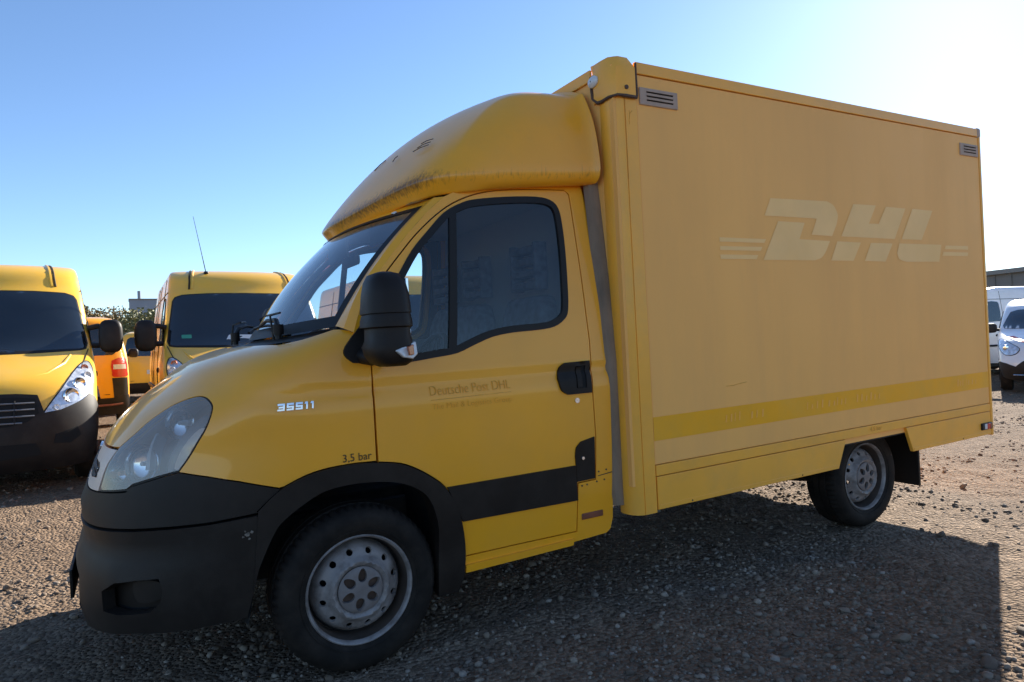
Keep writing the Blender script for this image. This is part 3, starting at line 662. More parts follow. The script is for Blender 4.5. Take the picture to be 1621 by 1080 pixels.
MB().tube([tuple(ws(.98, .05)+np.array([-.02, .0, .0])), tuple(ws(.9, .12)+np.array([-.05, 0, .04])), tuple(ws(.85, .20)+np.array([-.03, 0, .02]))], .006, 6).build('loose_cable', 'rubber', truck)

# ---- door mirrors
def make_mirror():
    mr = empty('door_mirror', (0, 0, 0), (0, 0, 0), truck)
    panel('sail_plate', spl([(.075, 1.445), (-.010, 1.345), (-.017, 1.305), (.015, 1.273)], 3)+[(.12, 1.262), (.135, 1.47), (.12, 1.485)], side_map, 'rubber', mr, step=.03, depth=.02, off=.014)
    lev = [(1.622, .085, .045, .125), (1.630, .045, .0, .06)]
    prof = [(1.628, .020, .050, .100), (1.618, .050, .080, .103), (1.59, .066, .100, .105), (1.54, .075, .112, .105), (1.465, .081, .118, .104), (1.462, .076, .113, .105), (1.44, .082, .118, .104), (1.412, .084, .119, .103), (1.406, .072, .106, .108), (1.36, .074, .108, .108), (1.335, .084, .114, .106), (1.30, .080, .112, .110), (1.272, .066, .100, .116), (1.256, .040, .070, .120)]
    rings = []
    for z, hx, hy, cx in prof:
        ring = []
        for t in np.linspace(0, 2*math.pi, 40, endpoint=False):
            c, s = math.cos(t), math.sin(t); p = 2.8
            dx = math.copysign(abs(c)**(2/p), c)*hx*1.06; dy = math.copysign(abs(s)**(2/p), s)*hy
            ring.append((cx+dx+(0.01 if dx > 0 else 0), -1.135+dy, z))
        rings.append(ring)
    MB().loft(rings).build('mirror_housing', 'black', mr, sharp=50)
    # turn signal at the lower outer corner
    ts = [(.100, 1.318), (.197, 1.350), (.205, 1.298), (.175, 1.282), (.130, 1.290)]
    MB().prism(ts, lambda x, z: (x, -1.267+.050*max(0, (x-.115)/.09)**2.2, z), lambda x, z: (x-.01, -1.16, z)).build('turn_signal', 'lamp_white', mr, bevel=.006)
    MB().prism([(.148, 1.330), (.176, 1.339), (.178, 1.298), (.152, 1.296)], lambda x, z: (x, -1.272+.050*max(0, (x-.115)/.09)**2.2, z), lambda x, z: (x, -1.22, z)).build('signal_bulb', 'amber', mr, bevel=.003)
    # glass on the rear face, arms to the door
    MB().box(.170, .182, -1.215, -1.055, 1.43, 1.60).build('mirror_glass', 'mirror', mr, bevel=.002)
    MB().box(.170, .182, -1.215, -1.055, 1.29, 1.40).build('wide_angle_glass', 'mirror', mr, bevel=.002)
    MB().tube([(.06, -.96, 1.30), (.08, -1.02, 1.29), (.10, -1.08, 1.30)], [.035, .032, .03], 12).build('mirror_arm', 'rubber', mr)
    MB().tube([(.09, -.95, 1.42), (.10, -1.0, 1.44), (.11, -1.06, 1.45)], [.03, .028, .026], 12).build('mirror_arm', 'rubber', mr)
    return mr
mr = make_mirror(); mr2 = empty('door_mirror', (0, 0, 0), (0, 0, 0), truck)
for c in list(mr.children): mirror_y(c, mr2)

# ---- badges on the wing
T_ = .25
G3 = [(0, 1), (1, 1), (1, 0), (0, 0), (0, T_), (1-T_, T_), (1-T_, .5-T_/2), (.15, .5-T_/2), (.15, .5+T_/2), (1-T_, .5+T_/2), (1-T_, 1-T_), (0, 1-T_)]
G5 = [(0, 1), (1, 1), (1, 1-T_), (T_, 1-T_), (T_, .5+T_/2), (1, .5+T_/2), (1, 0), (0, 0), (0, T_), (1-T_, T_), (1-T_, .5-T_/2), (0, .5-T_/2)]
G1 = [(.35, 1), (.80, 1), (.80, 0), (.50, 0), (.50, .74), (.22, .74)]
def badge_map(q):
    P = side_map(q); return P
for gi_, (gl_, gx0, gw) in enumerate(((G3, -.294, .0265), (G5, -.2605, .0265), (G5, -.227, .0265), (G1, -.1985, .022), (G1, -.176, .022))):
    panel('model_badge', [(gx0+(u+.12*v)*gw, 1.105+v*.027+.002*gi_*0) for u, v in gl_], badge_map, 'chromed', bonnet, (), .005, .008, .009)
lettering('lettering', '3,5 bar', -.053, .067, .868, .905, side_map, 'letter_black', bonnet, 0., 0., off=.004)

# ---- wind fairing on the cab roof
CB = [(.225, 0, 1.925), (.285, -.30, 1.95), (.38, -.60, 1.992), (.455, -.79, 2.012), (.55, -.880, 2.022), (.72, -.897, 2.036), (.95, -.897, 2.060), (1.2, -.897, 2.083), (1.312, -.895, 2.092)]
CL = [(.190, 0, 1.995), (.238, -.31, 2.01), (.33, -.61, 2.058), (.415, -.80, 2.092), (.52, -.91, 2.100), (.72, -.945, 2.10), (.95, -.95, 2.115), (1.2, -.95, 2.13), (1.312, -.95, 2.14)]
C2 = [(.222, 0, 2.048), (.268, -.30, 2.065), (.358, -.59, 2.11), (.45, -.78, 2.155), (.555, -.89, 2.18), (.745, -.935, 2.20), (.96, -.94, 2.215), (1.2, -.94, 2.23), (1.312, -.94, 2.24)]
CM = [(.43, 0, 2.295), (.455, -.27, 2.295), (.52, -.51, 2.30), (.60, -.71, 2.325), (.69, -.84, 2.365), (.85, -.895, 2.40), (1.01, -.91, 2.415), (1.2, -.912, 2.42), (1.312, -.912, 2.42)]
CT = [(.68, 0, 2.515), (.695, -.25, 2.512), (.735, -.46, 2.505), (.79, -.63, 2.505), (.86, -.755, 2.525), (.94, -.805, 2.550), (1.06, -.825, 2.565), (1.2, -.83, 2.572), (1.312, -.83, 2.575)]
CU = [(.90, 0, 2.645), (.905, -.22, 2.640), (.92, -.42, 2.628), (.94, -.56, 2.615), (.965, -.655, 2.610), (1.03, -.70, 2.618), (1.12, -.715, 2.624), (1.24, -.72, 2.628), (1.312, -.72, 2.628)]
CV = [(1.10, 0, 2.685), (1.10, -.18, 2.683), (1.11, -.31, 2.68), (1.125, -.40, 2.68), (1.145, -.45, 2.68), (1.18, -.48, 2.68), (1.22, -.50, 2.68), (1.28, -.51, 2.682), (1.312, -.51, 2.682)]
CX = [(1.25, 0, 2.695), (1.25, -.10, 2.695), (1.26, -.17, 2.695), (1.27, -.21, 2.695), (1.28, -.24, 2.695), (1.295, -.26, 2.695), (1.30, -.27, 2.695), (1.306, -.275, 2.695), (1.312, -.28, 2.695)]
inner_r = [(x+.06, y*.94, z+.03) for x, y, z in CB]
rings = [inner_r, CB, CL, C2, CM, CT, CU, CV, CX]
def flare(r):       # the rear edge turns outwards to a flange
    x, y, z = r[-1]; return r+[(1.330, y*1.035, z+(.012 if z > 2.3 else 0)), (1.336, y*1.04, z+(.012 if z > 2.3 else 0))]
rings = [flare(r) for r in rings]
V = []; F = []; dirtv = []
half = len(rings[0]); full = 2*half-1
for k, r in enumerate(rings):
    row = [(x, -y, z) for x, y, z in r[::-1]]+r[1:]
    V += row
    for i, p in enumerate(row):
        j = abs(i-(half-1)); dirtv.append((.95 if k in (2,) else .40 if k == 3 else .30 if k == 1 else 0)*(1. if j < 4 else .62 if j < half else 0))
for k in range(len(rings)-1):
    for i in range(full-1): F.append((k*full+i, k*full+i+1, (k+1)*full+i+1, (k+1)*full+i))
for i in range(full-1):
    pass
F.append(tuple((len(rings)-1)*full+i for i in range(full)))
fair = mesh('roof_fairing', V, F, None, truck, True, 0)
at = fair.data.attributes.new('grime', 'FLOAT', 'POINT'); at.data.foreach_set('value', np.array(dirtv, dtype=np.float32))
bmx = bmesh.new(); bmx.from_mesh(fair.data); bmesh.ops.recalc_face_normals(bmx, faces=bmx.faces); bmx.to_mesh(fair.data); bmx.free()
ce = fair.data.attributes.new('crease_edge', 'FLOAT', 'EDGE'); cv_ = np.zeros(len(fair.data.edges), dtype=np.float32)
for e in fair.data.edges:
    a_, b_ = e.vertices
    for rw, val in ((1, .75), (2, .45)):
        if a_//full == rw and b_//full == rw and abs(a_ % full-(half-1)) < 6 and abs(b_ % full-(half-1)) < 6: cv_[e.index] = val
for e in fair.data.edges:
    a_, b_ = e.vertices; ra, rb_ = a_//full, b_//full; ja, jb = abs(a_ % full-(half-1)), abs(b_ % full-(half-1))
    if ra == rb_ == 5 and ja >= 4 and jb >= 4: cv_[e.index] = .7
    if ja == jb == 4 and min(ra, rb_) >= 3 and max(ra, rb_) <= 5: cv_[e.index] = .6
ce.data.foreach_set('value', cv_)
ss = fair.modifiers.new('subdivision', 'SUBSURF'); ss.levels = 3; ss.render_levels = 3
fm = mat('fairing_yellow_paint', (.95, .395, .011), .36, coat=.3, coat_r=.15, var=.05, vscale=2, dirt=(.50, .30, .10), dirt_amt=.2, dscale=3)
fn = fm.node_tree.nodes; fl = fm.node_tree.links; fp = fn['Principled BSDF']
src = fp.inputs['Base Color'].links[0].from_socket
atn = fn.new('ShaderNodeAttribute'); atn.attribute_name = 'grime'
tcn = fn.new('ShaderNodeTexCoord'); mpn = fn.new('ShaderNodeMapping'); mpn.inputs['Scale'].default_value = (1, 1, .16)
nz = fn.new('ShaderNodeTexNoise'); nz.inputs['Scale'].default_value = 95; nz.inputs['Detail'].default_value = 5
fl.new(tcn.outputs['Object'], mpn.inputs[0]); fl.new(mpn.outputs[0], nz.inputs['Vector'])
ma = fn.new('ShaderNodeMath'); ma.operation = 'MULTIPLY_ADD'; ma.inputs[1].default_value = .9; fl.new(nz.outputs['Fac'], ma.inputs[0]); fl.new(atn.outputs['Fac'], ma.inputs[2])
mr_ = fn.new('ShaderNodeMapRange'); mr_.inputs[1].default_value = 1.0; mr_.inputs[2].default_value = 1.42; mr_.inputs[3].default_value = 0; mr_.inputs[4].default_value = .92
fl.new(ma.outputs[0], mr_.inputs[0])
mxn = fn.new('ShaderNodeMix'); mxn.data_type = 'RGBA'; fl.new(mr_.outputs[0], mxn.inputs[0]); fl.new(src, mxn.inputs[6]); mxn.inputs[7].default_value = (.13, .058, .016, 1); fl.new(mxn.outputs[2], fp.inputs['Base Color'])
fair.data.materials.append(fm)
# ghost strokes of an old emblem on the fairing front
def fstroke(p, q):
    a, b = Vector(p), Vector(q); MB().tube([a, (a+b)/2+Vector((-.002, 0, .003)), b], .0022, 5).build('old_marking', 'sealant', fair, smooth=False)
for p_, q_ in (((.5119, -.5273, 2.3012), (.5511, -.6366, 2.3106)), ((.5322, -.5367, 2.319), (.5675, -.6249, 2.3297)), ((.5564, -.532, 2.3435), (.5847, -.621, 2.3471)), ((.4685, -.3479, 2.2913), (.503, -.3355, 2.3281)), ((.4661, -.0576, 2.3128), (.5189, -.1043, 2.3641))): fstroke(p_, q_)
# ---- cargo box
YB = -1.08
box = empty('cargo_box', (0, 0, 0), (0, 0, 0), truck)
core = MB(); core.box(1.372, 4.80, -1.062, 1.062, .56, 2.672); core.build('box_core', 'box_yellow', box, smooth=False)
def plate(name, x0, x1, z0, z1, m, s, y=YB, t=.015, bevel=.003):
    ya, yb = (y, y+t) if s < 0 else (-y-t, -y)
    return MB().box(x0, x1, ya, yb, z0, z1).build(name, m, box, smooth=False, bevel=bevel)
def box_map(q):
    q = SX(q); return np.stack([q[:, 0], np.full(len(q), YB), q[:, 1]], 1)
for s in (-1, 1):
    sp = plate('side_panel', 1.508, 4.784, .6555, 2.634, 'box_yellow', s)
    if s < 0: near_panel = sp
    plate('top_rail', 1.508, 4.784, 2.6385, 2.697, 'box_trim', s, YB-.006, .022)
    plate('lower_rail', 1.512, 4.784, .597, .652, 'box_trim', s, YB-.003)
    # skirts with the sloping wheel cut-out
    for nm, poly in (('skirt', [(1.515, .4245), (1.515, .593), (3.058, .593), (2.975, .4245)]), ('skirt', [(3.702, .593), (4.784, .593), (4.784, .4245), (3.774, .4245)])):
        k = s*1.0
        o = MB().prism(poly, lambda x, z: (x, -k*YB*-1 if False else (YB-.002 if s < 0 else -YB+.002), z), lambda x, z: (x, (YB+.022 if s < 0 else -YB-.022), z)).build(nm, 'box_trim', box, smooth=False, bevel=.003)
        if s > 0: o.data.flip_normals()
        lo_, hi_ = (poly[0][0], poly[3][0]) if poly[0][0] < 2 else (poly[3][0], poly[2][0])
        MB().box(lo_+.004, hi_-.004, *( (YB-.0045, YB+.01) if s < 0 else (-YB-.01, -YB+.0045)), .4265, .4500).build('skirt_edge', 'box_trim', o, smooth=False, bevel=.002)
    # rounded front corner post
    pr = [(1.372, -.955), (1.3655, -.985), (1.3665, -1.015), (1.376, -1.045), (1.394, -1.068), (1.42, -1.0825), (1.4245, -1.0835), (1.4255, -1.0795), (1.4285, -1.0795), (1.4295, -1.084), (1.47, -1.0855), (1.503, -1.0855), (1.504, -1.05), (1.38, -.955)]
    cp = MB(); cp.loft([[(x, -s*y, z) for x, y in pr] for z in (.415, 2.60)]); o = cp.build('corner_post', 'box_trim', box, sharp=30)
    if s < 0: o.data.flip_normals()
    # corner cap, proud of the post, with smeared sealant at its edges
    def capring(z, k, x1=1.494):
        return [(1.374, -s*-.905, z), (1.358-k, -s*-.93, z), (1.357-k, -s*-.99, z), (1.361-k, -s*-1.04, z), (1.383-k, -s*(-1.082-k), z), (1.42, -s*(-1.094-k), z), (x1, -s*(-1.094-k), z), (x1, -s*-1.04, z), (1.40, -s*-.91, z)]
    c = MB(); c.loft([capring(2.515, 0), capring(2.528, .002), capring(2.66, .002), [(x, y*.985, 2.722) for x, y, z in capring(2.722, -.02, 1.478)], [(x+.02 if x < 1.45 else x-.02, y*.96, 2.728) for x, y, z in capring(2.722, -.02, 1.478)]])
    cap = c.build('corner_cap', 'box_trim', box, sharp=32)
    bm_ = bmesh.new(); bm_.from_mesh(cap.data); bmesh.ops.recalc_face_normals(bm_, faces=bm_.faces); bm_.to_mesh(cap.data); bm_.free()
    sq = [( -.905, 2.66), (-.907, 2.60), (-.915, 2.545), (-.955, 2.512), (-.99, 2.508)]
    pts = [(1.360, -s*y, z) for y, z in sq]+[(1.362, -s*-1.04, 2.514), (1.384, -s*-1.085, 2.516), (1.43, -s*-1.096, 2.512), (1.497, -s*-1.096, 2.512), (1.501, -s*-1.094, 2.53), (1.501, -s*-1.094, 2.60), (1.500, -s*-1.094, 2.685)]
    MB().tube(pts, [.006, .007, .008, .010, .010, .008, .007, .010, .009, .007, .006, .006], 6).build('sealant_bead', 'sealant', cap)
    lamp = MB(); lamp.loft([[(1.356-dx, -s*(-.935+ry*math.cos(t)), 2.625+rz*math.sin(t)) for t in np.linspace(0, 2*math.pi, 20, endpoint=False)] for dx, ry, rz in ((-.01, .040, .030), (.008, .040, .030), (.018, .028, .02), (.021, .004, .004))], True, False)
    lo2 = lamp.build('marker_lamp', 'lamp_white', cap)
    MB().tube([(1.433, -s*-1.090, 2.555), (1.433, -s*-1.102, 2.555)], .011, 10).build('cap_screw', 'sealant', cap)
    # rear post, rear corner cap
    MB().box(4.788, 4.815, *((YB-.006, YB+.05) if s < 0 else (-YB-.05, -YB+.006)), .415, 2.66).build('rear_post', 'box_trim', box, smooth=False, bevel=.006)
    rc = MB().box(4.762, 4.822, *((YB-.010, YB+.06) if s < 0 else (-YB-.06, -YB+.010)), 2.630, 2.708).build('rear_corner_cap', 'vent', box, bevel=.018, seg=3)
    # grey air vents
    for vx0, vx1 in ((1.525, 1.783), (4.527, 4.769)):
        vt = MB().box(vx0, vx1, *((YB-.009, YB+.005) if s < 0 else (-YB-.005, -YB+.009)), 2.484, 2.573).build('air_vent', 'vent', box, smooth=False, bevel=.005)
        for i in range(3):
            z = 2.506+.0205*i
            y0 = YB-.0105 if s < 0 else -YB+.0085
            MB().box(vx0+.045, vx1-.035, y0, y0+.002, z, z+.006).build('vent_slot', 'void', vt, smooth=False)
            MB().box(vx0+.045, vx1-.035, y0-.004, y0+.002, z+.0062, z+.010).build('vent_louvre', 'vent', vt, smooth=False)
# roof skin and front wall trim
MB().box(1.40, 4.79, -1.05, 1.05, 2.672, 2.690).build('box_roof', 'box_trim', box, smooth=False, bevel=.004)
MB().box(1.358, 1.374, -.90, .90, 2.640, 2.700).build('front_top_rail', 'box_trim', box, smooth=False, bevel=.004)
MB().box(4.80, 4.812, -1.03, 1.03, .50, 2.66).build('rear_door', 'box_yellow', box, smooth=False, bevel=.004)
MB().box(4.70, 4.79, -1.05, 1.05, .43, .55).build('rear_crossmember', 'frame', box, smooth=False, bevel=.004)
# ---- faded livery
def decal(name, polys, m, parent, off=.0018):
    b = MB()
    for poly in polys:
        b.add([(x, YB-off, z) for x, z in poly], [tuple(range(len(poly)))])
    return b.build(name, m, parent, smooth=False)
LET = {'D': [[(2.471, 2.061)]+[(2.960, 2.068)]+spl([(2.985, 2.068), (3.045, 2.045), (3.082, 1.99), (3.066, 1.93)], 4)+[(3.016, 1.855), (2.821, 1.859), (2.877, 1.958), (2.413, 1.958)],
             [(2.527, 1.930), (2.763, 1.929), (2.709, 1.830), (2.994, 1.825)]+spl([(2.951, 1.762), (2.905, 1.722), (2.84, 1.705)], 4)+[(2.387, 1.704)]],
       'H': [[(3.243, 2.065), (3.481, 2.067), (3.398, 1.946), (3.499, 1.947), (3.590, 2.064), (3.811, 2.062), (3.672, 1.853), (3.106, 1.856)], [(3.064, 1.825), (3.303, 1.822), (3.218, 1.704), (2.995, 1.705)], [(3.408, 1.822), (3.646, 1.823), (3.558, 1.702), (3.334, 1.705)]],
       'L': [[(3.891, 2.064), (4.136, 2.061), (3.987, 1.854), (3.750, 1.854)], [(3.722, 1.825), (4.229, 1.826), (4.193, 1.706)]+spl([(3.80, 1.702), (3.715, 1.72), (3.692, 1.76)], 4)],
       'bar': [[(2.045, 1.825), (2.417, 1.823), (2.401, 1.801), (2.043, 1.801)], [(2.046, 1.777), (2.383, 1.778), (2.368, 1.755), (2.045, 1.755)], [(2.045, 1.731), (2.346, 1.731), (2.330, 1.707), (2.046, 1.707)],
               [(4.285, 1.822), (4.581, 1.823), (4.579, 1.797), (4.265, 1.795)], [(4.252, 1.776), (4.577, 1.776), (4.570, 1.750), (4.232, 1.748)]]}
for k in 'DHL': decal('logo_letter', LET[k], 'ghost', near_panel)
for b_ in LET['bar']: decal('logo_bar', [b_], 'ghost', near_panel)
decal('stripe', [[(1.5095, .776), (4.783, .776), (4.783, .892), (1.5095, .897)]], 'stripe', near_panel, .0012)
MT['ghost_faint'] = mat('faint_residue', (.95, .43, .05), .5)
rr = random.Random(3)
for x0, x1 in ((2.02, 2.14), (2.22, 2.33), (2.70, 2.86), (2.90, 3.10), (3.18, 3.42), (4.35, 4.60)):
    x = x0
    while x < x1:
        w = rr.uniform(.008, .016); h = rr.uniform(.028, .05)
        decal('residue_mark', [[(x, .815), (x+w, .815), (x+w+.006, .815+h), (x+.006, .815+h)]], 'ghost_faint', near_panel, .0024); x += rr.uniform(.03, .05)
lettering('lettering', '4,5 bar', 3.300, 3.425, .611, .642, box_map, 'ghost_dark', near_panel, 0., off=.006)
# old scratches, rust runs and rivet heads on the box
rk = random.Random(8)
def scratch(pts, r, m='ghost_dark'): MB().tube([(x, YB-.001, z) for x, z in pts], r, 4).build('scratch', m, near_panel, smooth=False)
scratch([(2.04, 1.012), (2.09, 1.011), (2.15, 1.018), (2.20, 1.022)], .0012, 'ghost_dark')
for pts in ([(1.452, 2.445), (1.456, 2.425), (1.450, 2.395), (1.453, 2.375)], [(1.456, 2.43), (1.466, 2.44), (1.472, 2.446)], [(1.4285, 2.50), (1.4285, 2.30), (1.4287, 2.1)]):
    MB().tube([(x, YB-.0055, z) for x, z in pts], .0014, 4).build('paint_crack', 'ghost_dark', box, smooth=False)
for k in range(22):
    x = 1.60+k*.147
    if k % 3 == 1: MB().tube([(x, YB-.002, .4365), (x, YB-.0065, .4365)], .0045, 8).build('rivet', 'sealant' if k % 2 else 'box_trim', box, smooth=False)
# rear side lamp
rl = MB().box(4.640, 4.778, YB-.016, YB, .466, .516).build('rear_side_lamp', 'rubber', box, bevel=.004)
MB().box(4.668, 4.700, YB-.020, YB-.010, .472, .511).build('lamp_lens', 'lamp_white', rl, bevel=.003)
MB().box(4.702, 4.742, YB-.021, YB-.010, .471, .512).build('lamp_lens', 'red', rl, bevel=.003)
MB().box(4.744, 4.775, YB-.020, YB-.010, .472, .511).build('lamp_lens', 'red_dim', rl, bevel=.003)
# grey filler panel between cab and box
for s in (-1, 1):
    fp_ = MB(); prf = [(1.300, .955), (1.318, .985), (1.345, .995), (1.375, .990)]
    fp_.loft([[(x+(.012 if z < .5 else 0), s*y*(1-.085*max(0, (z-1.2)/.9)**1.2), z) for x, y in prf] for z in (.46, .52, .8, 1.2, 1.6, 2.0, 2.13)], closed=False, caps=False)
    o = fp_.build('filler_panel', 'grey_panel', truck)
# ---- wheels
def lathe(prof, n=64, ax=None):
    V = []; F = []
    for k in range(n):
        t = 2*math.pi*k/n
        for r, y in prof: V.append((r*math.cos(t), y, r*math.sin(t)))
    m = len(prof)
    for k in range(n):
        for j in range(m-1): F.append((k*m+j, k*m+j+1, ((k+1) % n)*m+j+1, ((k+1) % n)*m+j))
    return V, F
def disc_panel(name, r0, r1, holes, prof, m, parent, step=.012, depth=.01):
    """annulus r0..r1 with holes; prof(r) gives y; faces -y"""
    N = 72; out = [(r1*math.cos(t), r1*math.sin(t)) for t in np.linspace(0, 2*math.pi, N, endpoint=False)]
    hs = list(holes)
    if r0 > 0: hs.append([(r0*math.cos(t), r0*math.sin(t)) for t in np.linspace(0, 2*math.pi, N, endpoint=False)])
    def f(q):
        q = SX(q); r = np.hypot(q[:, 0], q[:, 1]); return np.stack([q[:, 0], prof(r), q[:, 1]], 1)
    return panel(name, out, f, m, parent, hs, step, depth, 0., flip=False)
def make_wheel():
    w = empty('wheel', (0, 0, 0), (0, 0, 0), truck)
    # tyre: lathe with notched shoulders
    prof = [(.215, .02), (.222, -.002), (.232, -.010), (.262, -.022), (.290, -.024), (.312, -.018), (.328, -.002), (.340, .016), (.344, .032), (.345, .05), (.336, .052), (.336, .060), (.3455, .062), (.346, .10), (.337, .102), (.337, .112), (.346, .114), (.3455, .150), (.336, .152), (.336, .160), (.345, .162), (.344, .180), (.338, .200), (.322, .216), (.29, .232), (.24, .228), (.215, .20)]
    n = 180; V, F = lathe(prof, n); m = len(prof); V = np.array(V)
    for k in range(n):
        if k % 3 == 0:
            for j in (7, 8, 9, 20, 21, 22):
                i = k*m+j; s = (np.hypot(V[i, 0], V[i, 2])-.009)/np.hypot(V[i, 0], V[i, 2]); V[i, 0] *= s; V[i, 2] *= s
    ty = mesh('tyre', V, F, 'tyre', w, True, 30)
    # raised rib on the sidewall
    Vr, Fr = lathe([(.243, -.012), (.246, -.019), (.250, -.020), (.252, -.016)], 64); mesh('bead_rib', Vr, Fr, 'tyre', ty)
    rim = empty('rim', (0, 0, 0), (0, 0, 0), w)
    Vr, Fr = lathe([(.226, .004), (.226, -.006), (.221, -.010), (.216, -.006), (.212, .006), (.210, .012)], 72); mesh('rim_flange', Vr, Fr, 'rim', rim)
    Vr, Fr = lathe([(.2105, .011), (.205, .040), (.202, .087), (.19, .20)], 72); mesh('rim_barrel', Vr, Fr, 'rim_barrel', rim)
    yp = pchip([0, .098, .104, .114, .122, .132, .160, .180, .192], [.004, .004, -.006, -.014, -.006, .012, .026, .045, .085])
    holes = [[(.156*math.cos(a)+.0140*math.cos(t), .156*math.sin(a)+.0140*math.sin(t)) for t in np.linspace(0, 2*math.pi, 12, endpoint=False)] for a in np.linspace(.2, .2+2*math.pi, 12, endpoint=False)]
    disc_panel('rim_disc', .094, .192, holes, yp, 'rim', rim, .012, .012)
    Vr, Fr = lathe([(.202, .09), (.08, .09)], 24); mesh('brake_backing', Vr, Fr, 'void', rim)
    hp = pchip([0, .05, .085, .095], [-.016, -.015, -.010, -.004])
    eggs = []
    for k in range(6):
        a = math.radians(22)+k*math.pi/3; e = []
        for t in np.linspace(0, 2*math.pi, 18, endpoint=False):
            rx = .0275*math.cos(t); ry = .0185*math.sin(t)*(1-.25*math.cos(t)); e.append(((.060+rx)*math.cos(a)-ry*math.sin(a), (.060+rx)*math.sin(a)+ry*math.cos(a)))
        eggs.append(e)
    hc = disc_panel('hub_cap', 0, .0945, eggs, hp, 'hubcap', w, .010, .016)
    Vr, Fr = lathe([(.092, .010), (.004, .010)], 24); mesh('hub_cap_recess', Vr, Fr, 'sealant', hc)
    return w
w0 = make_wheel()
def copy_tree(o, parent):
    c = o.copy(); col.objects.link(c); c.parent = parent
    for ch in o.children: copy_tree(ch, c)
    return c
w0.location = (0, -.952, .335); w0.rotation_euler = (0, 0, 0)
wr = copy_tree(w0, truck); wr.location = (3.5137, -.895, .335-.0676); wr.rotation_euler = (0, 1.1, 0)
for (x, y, z) in ((0, .952, .335), (3.5137, .895, .335-.0676)):
    c = copy_tree(w0, truck); c.location = (x, y, z); c.rotation_euler = (0, .5, math.pi)
# ---- chassis
for s in (-1, 1):
    MB().box(-.55, 4.7, s*.40-.035, s*.40+.035, .40, .56).build('chassis_rail', 'frame', truck, bevel=.006)
    MB().box(4.02, 4.04, *((-.97, -.72) if s < 0 else (.72, .97)), .135, .50).build('mud_flap', 'rubber', truck, bevel=.004)
    lv = MB(); lv.tube([(2.75, s*.52, .34), (3.51, s*.52, .20), (4.2, s*.52, .34)], .03, 8); lv.build('leaf_spring', 'frame', truck)
MB().tube([(3.5137, -.85, .267), (3.5137, -.2, .267), (3.5137, 0, .267), (3.5137, .2, .267), (3.5137, .85, .267)], [.05, .06, .13, .06, .05], 12).build('rear_axle', 'frame', truck)
MB().tube([(0, -.85, .335), (0, .85, .335)], .05, 10).build('front_axle', 'frame', truck)
MB().box(-.45, .75, -.36, .36, .26, .60).build('engine_sump', 'frame', truck, bevel=.04)
MB().box(1.7, 2.75, .45, .85, .30, .54).build('fuel_tank', 'frame', truck, bevel=.05)
MB().tube([(.8, .15, .36), (2.0, .2, .36), (3.0, .25, .34), (3.4, .45, .38)], .035, 10).build('exhaust_pipe', 'frame', truck)
MB().box(2.55, 2.9, -.75, -.5, .33, .50).build('battery_box', 'frame', truck, bevel=.02)
MB().box(2.80, 2.93, -.83, -.80, .385, .415).build('side_reflector', 'red_dim', truck, bevel=.003)
MB().box(1.6, 4.7, -1.04, 1.04, .545, .575).build('box_floor', 'frame', truck)
# ---- cab interior
MB().box(.52, 1.30, -.90, .90, .52, .60).build('cab_floor', 'interior', truck)
bk = MB(); bk.loft([[(1.285, -w, z), (1.285, w, z)] for w, z in ((.93, .5), (.95, 1.1), (.90, 1.6), (.83, 2.08))], closed=False, caps=False); bk.build('bulkhead', 'lining', truck)
rl_ = MB(); rl_.loft([[(x, -w, z), (x, w, z)] for x, w, z in ((.40, .74, 2.0), (.60, .80, 2.03), (1.28, .83, 2.07))], closed=False, caps=False); rl_.build('roof_lining', 'lining', truck)
dsh = MB()
dp = [(-.02, 1.34), (.16, 1.36), (.30, 1.33), (.40, 1.24), (.42, 1.12), (.36, .95), (.20, .85), (-.05, .85)]
dsh.loft([[(x-.10*(1-abs(y)), y, z) for x, z in dp] for y in (-.86, -.6, -.3, 0, .3, .6, .86)]); db = dsh.build('dashboard', 'interior', truck)
MB().box(.02, .18, -.62, -.16, 1.352, 1.43).build('instrument_hood', 'interior', db, bevel=.03)
stw = empty('steering_wheel', (.52, -.46, 1.19), (0, math.radians(-58), 0), truck)
def ring(R, r, n=40, k=10):
    V = []; F = []
    for i in range(n):
        a = 2*math.pi*i/n
        for j in range(k):
            b = 2*math.pi*j/k; V.append(((R+r*math.cos(b))*math.cos(a), (R+r*math.cos(b))*math.sin(a), r*math.sin(b)))
    for i in range(n):
        for j in range(k): F.append((i*k+j, ((i+1) % n)*k+j, ((i+1) % n)*k+(j+1) % k, i*k+(j+1) % k))
    return V, F
Vr, Fr = ring(.215, .016); mesh('wheel_rim', Vr, Fr, 'rubber', stw)
sp = MB(); sp.box(-.07, .07, -.09, .09, -.05, .0); sp.build('wheel_boss', 'interior', stw, bevel=.025)
for a in (0, 1.57, 3.14): MB().tube([(.06*math.cos(a), .06*math.sin(a), -.03), (.21*math.cos(a), .21*math.sin(a), 0)], .014, 8).build('wheel_spoke', 'rubber', stw)
